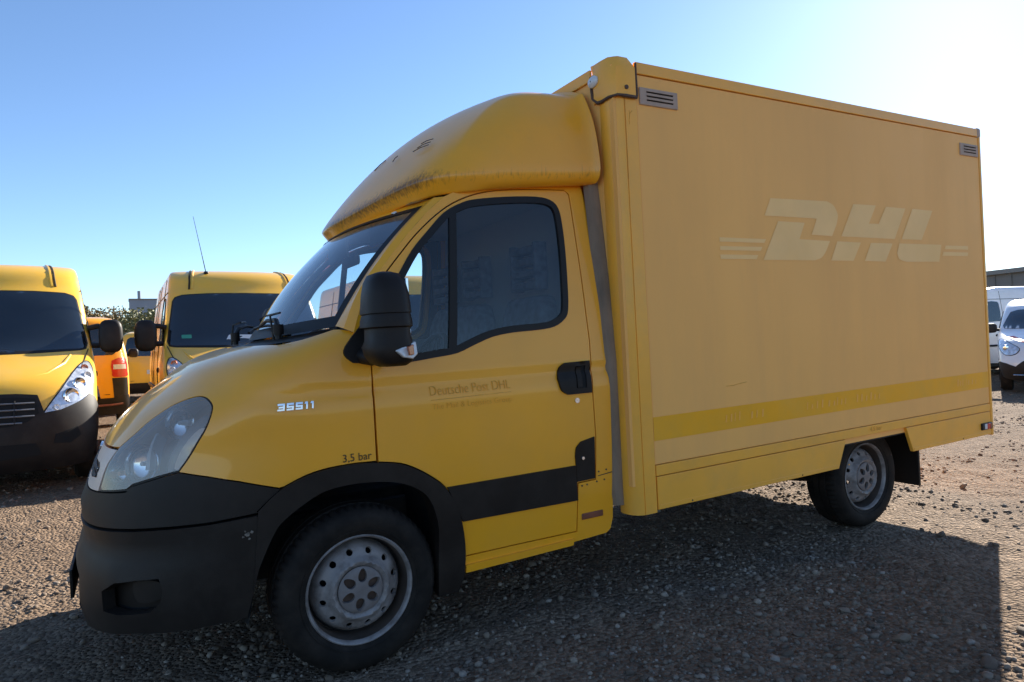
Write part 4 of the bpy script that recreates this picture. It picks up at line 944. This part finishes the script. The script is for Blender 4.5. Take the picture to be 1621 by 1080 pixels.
def seat(y, wdt):
    s_ = empty('seat', (0, 0, 0), (0, 0, 0), truck)
    MB().box(.66, 1.14, y-wdt/2, y+wdt/2, .82, .99).build('seat_cushion', 'seat', s_, bevel=.05, seg=3)
    b = MB(); b.loft([[(x, y-w/2, z), (x+.12, y-w/2, z), (x+.12, y+w/2, z), (x, y+w/2, z)] for x, z, w in ((1.02, .95, wdt), (1.06, 1.2, wdt), (1.10, 1.45, wdt*.9), (1.12, 1.56, wdt*.72))]); b.build('seat_back', 'seat', s_, bevel=.04, seg=3)
    for o in ([0] if wdt < .7 else [-.24, .24]):
        hr = MB()
        for i in range(4): hr.box(1.13, 1.21, y+o-.12, y+o+.12, 1.60+i*.065, 1.64+i*.065)
        hr.box(1.13, 1.21, y+o-.14, y+o-.11, 1.59, 1.85).box(1.13, 1.21, y+o+.11, y+o+.14, 1.59, 1.85)
        hr.build('headrest', 'seat', s_, bevel=.008)
    MB().box(.70, 1.18, y-wdt/2+.03, y+wdt/2-.03, .60, .83).build('seat_base', 'interior', s_, bevel=.02)
seat(-.50, .50); seat(.38, .90)
MB().box(.30, .34, -.12, .12, 1.78, 1.84).build('interior_mirror', 'interior', truck, bevel=.015)
for s in (-1, 1):
    MB().box(.36, .38, s*.42-.2, s*.42+.2, 1.86, 1.98).build('sun_visor', 'lining', truck, bevel=.008)
MB().tube([(1.2, -.83, 1.95), (1.19, -.80, 1.4), (1.15, -.74, 1.0)], .012, 6).build('seat_belt', 'seat', truck)
# ================================================================ parked vans
MT['van_yellow'] = mat('van_yellow_paint', (.90, .50, .045), .30, coat=.4, coat_r=.1, var=.04, vscale=2, dirt=(.50, .38, .18), dirt_amt=.25, dscale=4)
MT['van_yellow_b'] = mat('van_orange_yellow_paint', (.93, .41, .012), .30, coat=.4, coat_r=.1, var=.04, vscale=2, dirt=(.50, .34, .14), dirt_amt=.25, dscale=4)
MT['white'] = mat('van_white_paint', (.74, .75, .77), .28, coat=.4, coat_r=.1, var=.03, dirt=(.45, .42, .38), dirt_amt=.2, dscale=5)
MT['dark_glass'] = mat('dark_window_glass', (.012, .016, .020), .05, spec=.9, coat=.5, coat_r=.02, var=.3, vscale=1.5)
MT['vblack'] = mat('van_black_plastic', (.016, .013, .012), .5, spec=.25, dirt=(.07, .06, .05), dirt_amt=.3, dscale=5)
MT['seam'] = mat('panel_seam', (.02, .014, .006), .8)
MT['van_lamp'] = mat('van_headlamp_reflector', (.72, .74, .76), .22, metal=.6, var=.35, vscale=22)
MT['van_rim'] = mat('van_steel_wheel', (.25, .25, .26), .5, metal=.3, dirt=(.1, .08, .06), dirt_amt=.5)
MT['paper'] = mat('paper_sheet', (.6, .66, .66), .8)
MT['sticker_green'] = mat('green_sticker', (.05, .30, .20), .6)
MT['red_paint'] = mat('red_film', (.55, .03, .03), .4)
class Shell:
    """vehicle body: a = sideways, z = up, d = depth from the foremost point backwards; half width W(z), centre-line depth D(z), corner sweep C(z)"""
    def __init__(s, W, D, C): s.W = pchip(*zip(*W)); s.D = pchip(*zip(*D)); s.C = pchip(*zip(*C)); s.zmin = W[0][0]; s.zmax = D[-1][0]
    R = staticmethod(lambda z: z)
    def front(s, q):
        q = SX(q); t, z = q[:, 0], q[:, 1]; ta = np.clip(t, -1.6, 1.6)
        return np.stack([s.W(z)*np.sin(ta), s.D(z)+s.C(z)*(1-np.cos(ta)), s.R(z)], 1)
    def tq(s, pts): return [(math.asin(max(-1, min(1, a/float(s.W(z))))), z) for a, z in pts]
    def side(s, sg):
        def f(q):
            q = SX(q); return np.stack([sg*s.W(q[:, 1]), q[:, 0], s.R(q[:, 1])], 1)
        return f
    def edge(s, z): return float(s.D(z)+s.C(z))
def fp(sh, name, half, m, parent, off=.004, depth=.012, step=.07, sym=True, holes=()):
    q = sh.tq(half); q = q+[(-a, b) for a, b in q[::-1] if abs(a) > 1e-6] if sym else q
    o = panel(name, q, sh.front, m, parent, [sh.tq(h) for h in holes], step, depth, off, flip=False)
    return fixn(o, (0, 3, 1))
def fixn(o, c):
    me = o.data; n = 0.
    for p in list(me.polygons)[:40]: n += (p.center-Vector(c)).dot(p.normal)
    if n < 0: me.flip_normals()
    return o
def van_body(sh, length, name, m, parent, zlo, rear_in=.05, nz=40):
    """front, sides, roof and tail as one welded shell"""
    zs = list(np.linspace(zlo, sh.zmax, nz)); ts = np.linspace(-math.pi/2, math.pi/2, 33); V = []; F = []
    for z in zs:
        P = sh.front(np.array([(t, z) for t in ts])); w = float(sh.W(z)); k = 1-.6*max(0, (z-(sh.zmax-.15))/.15)**2
        zo = float(sh.R(z)); row = [tuple(p) for p in P]+[(w, max(P[-1][1]+.1, length*.4), zo), (w, length-.25, zo), (w*.985, length-.05, zo), (w*.93, length, zo), (0, length+.02, zo), (-w*.93, length, zo), (-w*.985, length-.05, zo), (-w, length-.25, zo), (-w, max(P[0][1]+.1, length*.4), zo)]
        V += row
    n = len(ts)+9
    for j in range(len(zs)-1):
        for i in range(n): F.append((j*n+i, j*n+(i+1) % n, (j+1)*n+(i+1) % n, (j+1)*n+i))
    F.append(tuple((len(zs)-1)*n+i for i in range(n))); F.append(tuple(range(n-1, -1, -1)))
    return mesh(name, V, F, m, parent, True, 40)
def van_wheel(parent, a, d, r=.335, w=.2, sg=1):
    wh = empty('wheel', (a, d, r), (0, 0, math.pi/2 if sg > 0 else -math.pi/2), parent)
    V, F = lathe([(r*.62, 0), (r*.70, -.015), (r*.9, -.015), (r, .03), (r, w-.03), (r*.9, w), (r*.6, w)], 36); mesh('tyre', V, F, 'tyre', wh)
    V, F = lathe([(r*.64, .0), (r*.60, .02), (r*.55, .05), (r*.3, .02), (0.01, .015)], 30); mesh('rim', V, F, 'van_rim', wh)
    return wh
def rbox(cx, cy, cz, hx, hy, hz, p=3.2, n=28, m=11):
    rings = []
    for j in range(m):
        f = -math.pi/2+math.pi*j/(m-1); s = max(abs(math.cos(f)), 1e-3)**(2/p); z = math.copysign(abs(math.sin(f))**(2/p), math.sin(f))
        rings.append([(cx+hx*s*math.copysign(abs(math.cos(t))**(2/p), math.cos(t)), cy+hy*s*math.copysign(abs(math.sin(t))**(2/p), math.sin(t)), cz+hz*z) for t in np.linspace(0, 2*math.pi, n, endpoint=False)])
    return MB().loft(rings)
MASTER = Shell(W=[(.22, .95), (.35, .99), (.6, 1.03), (1.0, 1.035), (1.2, 1.02), (1.4, .995), (1.7, .955), (2.05, .905), (2.3, .87), (2.40, .845), (2.46, .80), (2.5, .70)],
               D=[(.22, .10), (.33, .02), (.5, 0), (.7, .02), (.86, .07), (.98, .13), (1.06, .22), (1.14, .38), (1.22, .58), (1.30, .76), (1.36, .86), (2.0, 1.34), (2.08, 1.42), (2.30, 1.60), (2.42, 1.80), (2.48, 2.05), (2.5, 2.35)],
               C=[(.22, .35), (.7, .42), (1.0, .50), (1.2, .38), (1.36, .30), (2.0, .26), (2.3, .26), (2.5, .3)])
MASTER.R = pchip([0, .25, .5, .95, 1.31, 2.02, 2.35, 2.5], [0, .25, .52, 1.03, 1.40, 2.11, 2.40, 2.5])
def master_van(loc, rz, label, paint='van_yellow', group=None, antenna=False, papers=False, length=5.05, mirrors=(1, -1), name='panel_van'):
    sh = MASTER; v = empty(name, loc, (0, 0, rz)); tag(v, label, 'van', group)
    body = van_body(sh, length, 'body', paint, v, .34)
    # windscreen, black band at its foot
    wsn = [(0, 2.015), (.45, 2.012), (.74, 1.995), (.82, 1.965), (.852, 1.92), (.90, 1.65), (.945, 1.40), (.93, 1.352), (.88, 1.338), (.45, 1.318), (0, 1.312)]
    g_ = fp(sh, 'windscreen', wsn, 'dark_glass', v, .006, .01)
    fp(sh, 'windscreen_seal', [(0, 2.03), (.45, 2.027), (.75, 2.01), (.835, 1.975), (.868, 1.92), (.916, 1.65), (.962, 1.40), (.945, 1.337), (.89, 1.322), (.45, 1.302), (0, 1.296)], 'rubber', v, .003, .01)
    # bonnet shut lines and bulge creases
    for s in (1, -1):
        pts = sh.front(np.array(sh.tq([(s*.965, 1.335), (s*.93, 1.22), (s*.90, 1.16)])))
        MB().tube([tuple(p+np.array([0, -.004, .002])) for p in pts], .005, 5).build('bonnet_seam', 'seam', body)
        cr_ = sh.front(np.array(sh.tq([(s*.80, 1.285), (s*.74, 1.19), (s*.60, 1.10), (s*.40, 1.06)])))
        MB().tube([tuple(p+np.array([0, .004, -.004])) for p in cr_], [.012, .018, .014, .004], 8).build('bonnet_crease', paint, body)
        rb = sh.front(np.array(sh.tq([(s*.66, 2.09), (s*.645, 2.2), (s*.635, 2.30), (s*.62, 2.38), (s*.60, 2.44), (s*.58, 2.475)])))
        MB().tube([tuple(p+np.array([0, -.002, .002])) for p in rb], .012, 6).build('roof_groove', 'seam', body)
        MB().tube([tuple(p+np.array([s*-.035, -.004, .004])) for p in rb], .016, 6).build('roof_rib', paint, body)
        # headlamp
        h = empty('headlight', (0, 0, 0), (0, 0, 0), v)
        lampo = [(s*a, z) for a, z in spl([(.955, 1.19), (.99, 1.12), (.995, 1.02), (.965, .90), (.90, .83), (.74, .765), (.58, .725), (.62, .80), (.72, .93), (.82, 1.08), (.90, 1.175)], 3, True)]
        fp(sh, 'lamp_body', lampo, 'van_lamp', h, .006, .02, .05, sym=False)
        for (a, z, r, mm) in ((.80, .87, .085, 'chrome'), (.875, .975, .07, 'chrome'), (.945, 1.05, .045, 'lamp_white'), (.92, 1.13, .04, 'amber'), (.67, .78, .03, 'lamp_white')):
            c = sh.front(np.array(sh.tq([(s*a, z)])))[0]; nn = Vector((s*.62, -.75, .2)).normalized(); u = nn.cross(Vector((0, 0, 1))).normalized(); w_ = u.cross(nn)
            rings = [[tuple(Vector(c)+nn*k+(u*math.cos(t)+w_*math.sin(t))*r*q) for t in np.linspace(0, 2*math.pi, 18, endpoint=False)] for k, q in ((.004, 1.0), (.020, .92), (.004, .6), (.0, .1))]
            fixn(MB().loft(rings, True, False).build('lamp_bowl', mm, h), (0, 3, 1))
        fp(sh, 'lamp_surround', inset(lampo, -.012), 'rubber', h, .003, .01, .05, sym=False)
    # bumper with grille
    bump = [(0, .925), (.35, .915), (.52, .895), (.575, .74), (.72, .755), (.88, .815), (.955, .872), (1.0, .84), (1.025, .74), (1.01, .5), (.985, .36), (.94, .25), (.6, .235), (0, .235)]
    bp_ = fp(sh, 'bumper', bump, 'vblack', v, .018, .05)
    fp(sh, 'upper_grille', [(0, .895), (.36, .882), (.50, .862), (.53, .74), (.44, .675), (.30, .645), (0, .635)], 'void', bp_, .022, .01)
    for z in (.68, .735, .79, .845):
        a1 = .40 if z < .7 else .50
        P = sh.front(np.array(sh.tq([(a, z-.02*abs(a)) for a in np.linspace(-a1, a1, 13)])))
        MB().tube([tuple(p+np.array([0, -.028, 0])) for p in P], .008, 5).build('grille_bar', 'van_rim', bp_)
    for a in (-.34, -.17, 0, .17, .34):
        P = sh.front(np.array(sh.tq([(a, .66), (a, .75), (a, .86)])))
        MB().tube([tuple(p+np.array([0, -.028, 0])) for p in P], .009, 5).build('grille_bar', 'vblack', bp_)
    fp(sh, 'lower_intake', [(0, .50), (.5, .49), (.55, .38), (0, .36)], 'void', bp_, .022, .01)
    for s in (1, -1):
        fp(sh, 'fog_lamp_recess', [(s*a, z) for a, z in [(.66, .55), (.84, .60), (.87, .52), (.78, .46), (.64, .47)]], 'void', bp_, .022, .01, .05, sym=False)
    # side doors, windows, handles
    for s in (1, -1):
        sd = sh.side(s)
        def sp_(nm, poly, m, par, off, dp=.01, st=.1): return fixn(panel(nm, poly, sd, m, par, (), st, dp, 0., flip=False), (0, 3, 1))
        def sdo(off):
            def f(q):
                P = sd(q); P[:, 0] += s*off; return P
            return f
        win = spl([(1.30, 1.40), (1.95, 1.42), (2.12, 1.46), (2.14, 1.9), (2.05, 1.975), (1.78, 1.98), (1.62, 1.86), (1.42, 1.60), (1.28, 1.44)], 2, True)
        fixn(panel('door_window', win, sdo(.006), 'dark_glass', v, (), .1, .008, 0., flip=False), (0, 3, 1))
        for d0 in (2.22, 3.35, 3.95): MB().tube([tuple(p) for p in sdo(.002)(np.array([(d0, z) for z in np.linspace(.45, 2.3, 8)]))], .006, 4).build('door_seam', 'seam', body)
        MB().tube([tuple(p) for p in sdo(.002)(np.array([(x, 2.05) for x in np.linspace(1.6, length-.1, 10)]))], .007, 4).build('body_seam', 'seam', body)
        MB().tube([tuple(p) for p in sdo(.008)(np.array([(x, .78) for x in np.linspace(1.2, length-.2, 10)]))], .03, 6).build('rub_strip', 'vblack', v)
        rbox(s*1.035, 1.98, 1.12, .02, .10, .035).build('door_handle', 'vblack', v)
        if s in mirrors:
            mm = empty('door_mirror', (0, 0, 0), (0, 0, 0), v)
            rbox(s*1.195, 1.12, 1.57, .125, .085, .195).build('mirror_housing', 'vblack', mm)
            MB().tube([(s*.97, 1.20, 1.67), (s*1.06, 1.16, 1.69), (s*1.17, 1.13, 1.67)], .032, 8).build('mirror_arm', 'vblack', mm)
            MB().tube([(s*.98, 1.20, 1.47), (s*1.06, 1.16, 1.465), (s*1.17, 1.13, 1.49)], .032, 8).build('mirror_arm', 'vblack', mm)
            MB().box(s*1.195-.09, s*1.195+.09, 1.203, 1.209, 1.43, 1.71).build('mirror_glass', 'mirror', mm)
            fixn(panel('sail_plate', [(1.16, 1.36), (1.34, 1.38), (1.36, 1.60), (1.28, 1.66)], sdo(.01), 'vblack', mm, (), .08, .01, 0., flip=False), (0, 3, 1))
        van_wheel(v, s*1.0, .92, .34, .2, s); van_wheel(v, s*1.0, length-.95, .34, .2, s)
        for d0 in (.92, length-.95):
            ar = MB(); ar.loft([[(s*(1.0), d0+rr_*math.cos(t), .34+rr_*math.sin(t)) for rr_ in (.37, .42)] for t in np.linspace(-.2, math.pi+.2, 20)], closed=False, caps=False); ar.loft([[(s*x_, d0+.37*math.cos(t), .34+.37*math.sin(t)) for x_ in (1.0, .8)] for t in np.linspace(-.2, math.pi+.2, 20)], closed=False, caps=False)
            ar.build('wheel_arch', 'vblack', v)
    MB().box(-.9, .9, .5, length-.2, .25, .36).build('underbody', 'frame', v)
    if antenna:
        an = MB(); p0 = sh.front(np.array(sh.tq([(-.42, 2.38)])))[0]
        an.tube([tuple(p0), tuple(p0+np.array([-.05, .02, .30])), tuple(p0+np.array([-.13, .06, .78]))], [.007, .0045, .003], 6)
        ao = an.build('antenna', 'rubber', v); rbox(p0[0], p0[1], p0[2], .03, .045, .025).build('antenna_foot', 'rubber', ao)
    if papers:
        c = sh.front(np.array(sh.tq([(-.12, 1.42)])))[0]
        P = [tuple(p+np.array([0, -.012, .0])) for p in sh.front(np.array(sh.tq([(-.30, 1.40), (.04, 1.40), (.02, 1.455), (-.26, 1.46)])))]
        mesh('paper_sheet', P, [(0, 1, 2, 3)], 'paper', g_, False)
        P = [tuple(p+np.array([0, -.012, .0])) for p in sh.front(np.array(sh.tq([(-.80, 1.43), (-.69, 1.43), (-.69, 1.475), (-.80, 1.475)])))]
        mesh('round_sticker', P, [(0, 1, 2, 3)], 'sticker_green', g_, False)
    return v
GV = 'yellow vans parked in a row behind the truck'
master_van((-2.12, 4.35, 0), math.radians(2.2), 'yellow panel van at the left edge, cut off by the picture frame', group=GV)
master_van((.60, 4.65, 0), math.radians(.5), 'yellow panel van with a whip aerial on its roof, half behind the truck bonnet', group=GV, antenna=True, papers=True)
master_van((3.42, 4.80, 0), 0, 'yellow panel van seen only through the windows of the truck cab', group=GV, mirrors=(-1,))
# ---- vans seen from behind
REAR = Shell(W=[(.25, .90), (.45, .945), (.9, .955), (1.2, .94), (1.6, .87), (1.85, .80), (1.93, .74), (1.99, .60)], D=[(.25, .10), (.4, .02), (.6, 0), (1.1, .02), (1.25, .05), (1.8, .20), (1.92, .28), (1.97, .42), (1.99, .7)], C=[(.25, .22), (1.0, .22), (1.9, .22), (1.99, .3)])
def rear_van(loc, rz, label, paint, k=1.0, group=None):
    sh = REAR; v = empty('small_van', loc, (0, 0, rz)); v.scale = (k, k, k); tag(v, label, 'van', group)
    body = van_body(sh, 4.7, 'body', paint, v, .36)
    fp(sh, 'rear_window', [(0, 1.83), (.62, 1.82), (.70, 1.76), (.78, 1.36), (.72, 1.30), (0, 1.29)], 'dark_glass', v, .006, .01)
    bp_ = fp(sh, 'rear_bumper', [(0, .56), (.7, .56), (.85, .60), (.93, .60), (.93, .40), (.88, .28), (0, .27)], 'vblack', v, .02, .05)
    for s in (1, -1):
        t_ = empty('tail_light', (0, 0, 0), (0, 0, 0), v)
        fp(sh, 'lens', [(s*a, z) for a, z in spl([(.70, 1.20), (.90, 1.24), (.925, 1.0), (.915, .92), (.72, .92), (.70, 1.0)], 2, True)], 'red', t_, .012, .02, .05, sym=False)
        fp(sh, 'reversing_lens', [(s*a, z) for a, z in [(.72, 1.13), (.90, 1.13), (.905, 1.05), (.72, 1.05)]], 'lamp_white', t_, .016, .01, .05, sym=False)
        fp(sh, 'corner_trim', [(s*a, z) for a, z in [(.70, .90), (.925, .90), (.93, .55), (.72, .55)]], 'vblack', v, .008, .01, .05, sym=False)
        sd = sh.side(s)
        def sdo(q):
            P = sd(q); P[:, 0] += s*.006; return P
        for poly in ([(.45, 1.30), (1.5, 1.30), (1.5, 1.72), (.50, 1.72)], [(1.62, 1.30), (2.6, 1.30), (2.6, 1.73), (1.62, 1.73)], [(2.75, 1.28), (3.7, 1.26), (3.3, 1.70), (2.75, 1.73)]):
            fixn(panel('side_window', poly, sdo, 'dark_glass', v, (), .15, .008, 0., flip=False), (0, 3, 1))
        mm = rbox(s*1.06, 3.55, 1.33, .10, .07, .10).build('door_mirror', 'vblack', v)
        MB().tube([(s*.92, 3.55, 1.28), (s*1.0, 3.55, 1.30)], .03, 8).build('mirror_arm', 'vblack', mm)
        van_wheel(v, s*.93, .95, .33, .2, s); van_wheel(v, s*.93, 3.85, .33, .2, s)
    P = sh.front(np.array(sh.tq([(-.2, .95), (0, .95), (.2, .95)])))
    rbox(0, -.02, 1.02, .14, .03, .03).build('tailgate_handle', 'vblack', v)
    MB().box(-.26, .26, -.012, .01, .80, .91).build('number_plate', 'paper', bp_)
    MB().tube([tuple(p+np.array([0, -.004, 0])) for p in sh.front(np.array(sh.tq([(-.66, .62), (0, .62), (.66, .62)])))], .006, 5).build('tailgate_seam', 'seam', body)
    MB().tube([tuple(p+np.array([0, -.034, 0])) for p in sh.front(np.array(sh.tq([(.45, .44), (.65, .44), (.85, .45)])))], .02, 6).build('rear_reflector', 'red_dim', bp_)
    return v
rear_van((-1.78, 10.35, 0), 0, 'orange yellow van seen from behind, with red tail light beside the left van mirror', 'van_yellow_b', 1.04, 'vans seen from behind')
rear_van((-.08, 17.5, 0), math.radians(1), 'yellow van farther back, glimpsed in the gap between the two parked vans', 'van_yellow', 1.0, 'vans seen from behind')
# ---- white vans at the right edge
wv = master_van((17.0, 6.7, 0), math.radians(-104), 'white panel van with black mirrors, partly hidden behind the truck box', 'white', 'white vans at the right edge')
CONN = Shell(W=[(.2, .80), (.35, .86), (.6, .91), (.95, .915), (1.15, .89), (1.3, .86), (1.6, .78), (1.78, .70), (1.84, .58)],
             D=[(.2, .12), (.32, .03), (.5, 0), (.7, .03), (.85, .08), (.95, .17), (1.02, .34), (1.09, .60), (1.15, .88), (1.20, 1.0), (1.6, 1.62), (1.72, 1.86), (1.80, 2.15), (1.84, 2.5)], C=[(.2, .40), (.8, .48), (1.0, .55), (1.2, .40), (1.84, .3)])
def connect_van(loc, rz, label):
    sh = CONN; v = empty('small_van', loc, (0, 0, rz)); tag(v, label, 'van', 'white vans at the right edge')
    body = van_body(sh, 4.4, 'body', 'white', v, .34)
    fp(sh, 'windscreen', [(0, 1.62), (.55, 1.60), (.68, 1.56), (.82, 1.28), (.80, 1.22), (0, 1.20)], 'dark_glass', v, .008, .01)
    b_ = fp(sh, 'bumper', [(0, .66), (.40, .66), (.55, .60), (.66, .50), (.80, .56), (.905, .60), (.90, .45), (.86, .30), (.5, .22), (0, .22)], 'vblack', v, .015, .04)
    fp(sh, 'upper_grille', [(0, .90), (.46, .88), (.52, .83), (.46, .80), (0, .79)], 'vblack', v, .010, .01)
    fp(sh, 'lower_intake', [(0, .60), (.38, .59), (.50, .50), (.46, .40), (0, .38)], 'void', b_, .02, .01)
    for z in (.45, .52): MB().tube([tuple(p+np.array([0, -.03, 0])) for p in sh.front(np.array(sh.tq([(a, z) for a in np.linspace(-.45, .45, 9)])))], .008, 5).build('grille_bar', 'vblack', b_)
    MB().tube([tuple(p+np.array([0, -.03, 0])) for p in sh.front(np.array(sh.tq([(a, .34) for a in np.linspace(-.7, .7, 11)])))], .010, 5).build('chrome_strip', 'chromed', b_)
    for s in (1, -1):
        h = empty('headlight', (0, 0, 0), (0, 0, 0), v); lo_ = [(s*a, z) for a, z in spl([(.60, .84), (.72, .93), (.86, 1.02), (.90, .96), (.885, .82), (.80, .72), (.66, .74)], 3, True)]
        fp(sh, 'lamp_body', lo_, 'van_lamp', h, .008, .02, .05, sym=False); fp(sh, 'lamp_surround', inset(lo_, -.012), 'rubber', h, .004, .01, .05, sym=False)
        c = sh.front(np.array(sh.tq([(s*.79, .86)])))[0]; rbox(c[0]+s*.01, c[1]-.012, c[2], .05, .02, .05).build('lamp_bowl', 'chrome', h)
        st = fp(sh, 'red_stripe', [(s*a, z) for a, z in [(.42, .955), (.54, .955), (.78, 1.06), (.66, 1.075)]], 'red_paint', v, .005, .004, .04, sym=False)
        sd = sh.side(s)
        def sdo(q):
            P = sd(q); P[:, 0] += s*.006; return P
        fixn(panel('side_window', [(1.65, 1.22), (2.55, 1.24), (2.5, 1.60), (2.1, 1.60)], sdo, 'dark_glass', v, (), .15, .008, 0., flip=False), (0, 3, 1))
        mm = rbox(s*1.03, 1.55, 1.24, .11, .07, .10).build('door_mirror', 'vblack', v); MB().tube([(s*.88, 1.58, 1.20), (s*.97, 1.56, 1.21)], .03, 8).build('mirror_arm', 'vblack', mm)
        van_wheel(v, s*.89, .85, .32, .2, s); van_wheel(v, s*.89, 3.5, .32, .2, s)
    return v
wv.scale = (1, 1, .92)
connect_van((14.05, 2.10, 0), math.radians(-65), 'small white van with a red stripe on its bonnet, at the right edge')
# ================================================================ far things
MT['hall'] = mat('dark_metal_cladding', (.20, .18, .155), .6, var=.1, vscale=.3)
MT['hall_roof'] = mat('hall_roof', (.24, .22, .19), .6)
MT['tower'] = mat('grey_concrete', (.26, .29, .33), .8, var=.1, vscale=.2)
MT['bark'] = mat('bark', (.09, .07, .05), .9)
def leaf_mat(name, c):
    m, n, l, p = new_mat(name); g_ = n.new('ShaderNodeNewGeometry'); r = n.new('ShaderNodeValToRGB'); l.new(g_.outputs['Random Per Island'], r.inputs[0])
    e = r.color_ramp.elements; e[0].color = (c[0]*.55, c[1]*.6, c[2]*.6, 1); e[1].color = (c[0]*1.6, c[1]*1.4, c[2]*1.2, 1)
    l.new(r.outputs[0], p.inputs['Base Color']); p.inputs['Roughness'].default_value = .6; return m
MT['leaf'] = leaf_mat('green_leaf', (.13, .135, .05)); MT['leaf2'] = leaf_mat('olive_leaf', (.20, .155, .065))
def tree(x, y, h, w, label, lm, seed, nl=2600):
    r = np.random.default_rng(seed); t = empty('tree', (x, y, -.05)); tag(t, label, 'tree', 'trees on the skyline')
    tk = MB().tube([(0, 0, 0), (.1, .05, h*.35), (.0, .1, h*.7)], [.22, .16, .06], 8)
    for k in range(6):
        a = k*1.05+r.random(); z0 = h*(.25+.07*k); tk.tube([(0, .05, z0), (w*.25*math.cos(a), w*.25*math.sin(a), z0+h*.15), (w*.42*math.cos(a), w*.42*math.sin(a), z0+h*.24)], [.08, .05, .02], 6)
    tk.build('trunk', 'bark', t)
    cl = []
    for k in range(26):
        a = r.random()*6.28; f = r.random(); zz = h*(.22+.72*f); rad = w*.5*math.sqrt(max(.05, 1-((f-.4)/.68)**2))*(.35+.6*r.random()); cl.append((rad*math.cos(a), rad*math.sin(a), zz, w*.17*(.7+.6*r.random())))
    V = []; F = []
    for i in range(nl):
        c = cl[r.integers(len(cl))]; d = r.normal(size=3); d /= np.linalg.norm(d); p = np.array(c[:3])+d*c[3]*r.random()**.4*np.array([1, 1, .8]); u = r.normal(size=3); u /= np.linalg.norm(u); v = np.cross(u, r.normal(size=3)); v /= np.linalg.norm(v); s = .13*(.6+.8*r.random())
        k = len(V); V += [tuple(p-u*s), tuple(p+v*s*.6), tuple(p+u*s), tuple(p-v*s*.6)]; F.append((k, k+1, k+2, k+3))
    mesh('crown', V, F, lm, t, False)
def polar(px, dist):     # spot on the ground seen in that direction
    t = (px-810.5)/1072.5; d = np.array([.495, .869])+t*np.array([.868, -.495]); return np.array([-.82, -3.72])+d*dist
i = 0
for px, dist, h, w, lm, nm in ((112, 62, 5.9, 6, 'leaf2', 'olive brown'), (148, 60, 5.7, 6, 'leaf2', 'bushy olive'), (176, 66, 5.8, 6.5, 'leaf2', 'dry tinted'), (205, 63, 5.2, 6, 'leaf', 'low green'), (226, 58, 5.6, 6, 'leaf', 'round green'), (255, 62, 5.6, 6, 'leaf', 'dark green')):
    p = polar(px, dist); tree(p[0], p[1], h, w, ['olive brown tree behind the leftmost van roof', 'bushy olive tree just right of the leftmost van', 'dry tinted tree below the far lattice masts', 'low green tree in the gap between the vans', 'round green tree below the far grey tower', 'dark green tree hidden behind the second van'][i], lm, 20+i); i += 1
# grey tower block on the skyline
p = polar(226, 150); tw = empty('tower_block', (p[0], p[1], 0)); tag(tw, 'far grey windowless block with a small stack on top', 'building')
MB().box(-2.4, 3.4, -3, 3, 0, 13.2).build('wall', 'tower', tw, smooth=False)
MB().box(-2.5, 3.5, -3.1, 3.1, 13.2, 13.5).build('roof_edge', 'hall', tw, smooth=False)
MB().tube([(-.4, 0, 13.4), (-.4, 0, 15.4)], .35, 10).build('stack', 'tower', tw)
for zz in (2.5, 5, 7.5): MB().box(-2.45, 3.45, -3.04, -3.0, zz, zz+.12).build('panel_joint', 'hall', tw, smooth=False)
# lattice mast
p = polar(182, 140); ma_ = empty('lattice_mast', (p[0], p[1], 0)); tag(ma_, 'far dark lattice masts rising above the trees', 'mast')
for dx in (-.9, 0, .9):
    hgt = 11.6 if dx == 0 else 10.6
    MB().tube([(dx, 0, 0), (dx, 0, hgt)], .13, 6).build('mast_post', 'hall', ma_)
for zz in (7.5, 8.6, 9.7, 10.4):
    MB().tube([(-1.1, 0, zz), (1.1, 0, zz)], .08, 5).build('cross_bar', 'hall', ma_)
# dark hall on the right
p0 = polar(1480, 52); p1 = polar(1760, 40); d = p1-p0; L = float(np.hypot(*d)); hall = empty('warehouse_hall', (float(p0[0]), float(p0[1]), 0), (0, 0, math.atan2(d[1], d[0]))); tag(hall, 'long dark clad hall behind the white vans', 'building')
MB().box(0, L, 0, 14, 0, 4.7).build('wall', 'hall', hall, smooth=False)
for k in range(int(L/1.2)): MB().box(.3+k*1.2, .36+k*1.2, -.06, 0, .1, 4.65).build('cladding_rib', 'hall', hall, smooth=False)
MB().box(-.3, L+.3, -.35, 14.3, 4.7, 5.0).build('roof_edge', 'hall_roof', hall, smooth=False)
MB().box(L*.30, L*.34, -.1, -.02, 0, 3.2).build('door', 'vblack', hall, smooth=False)
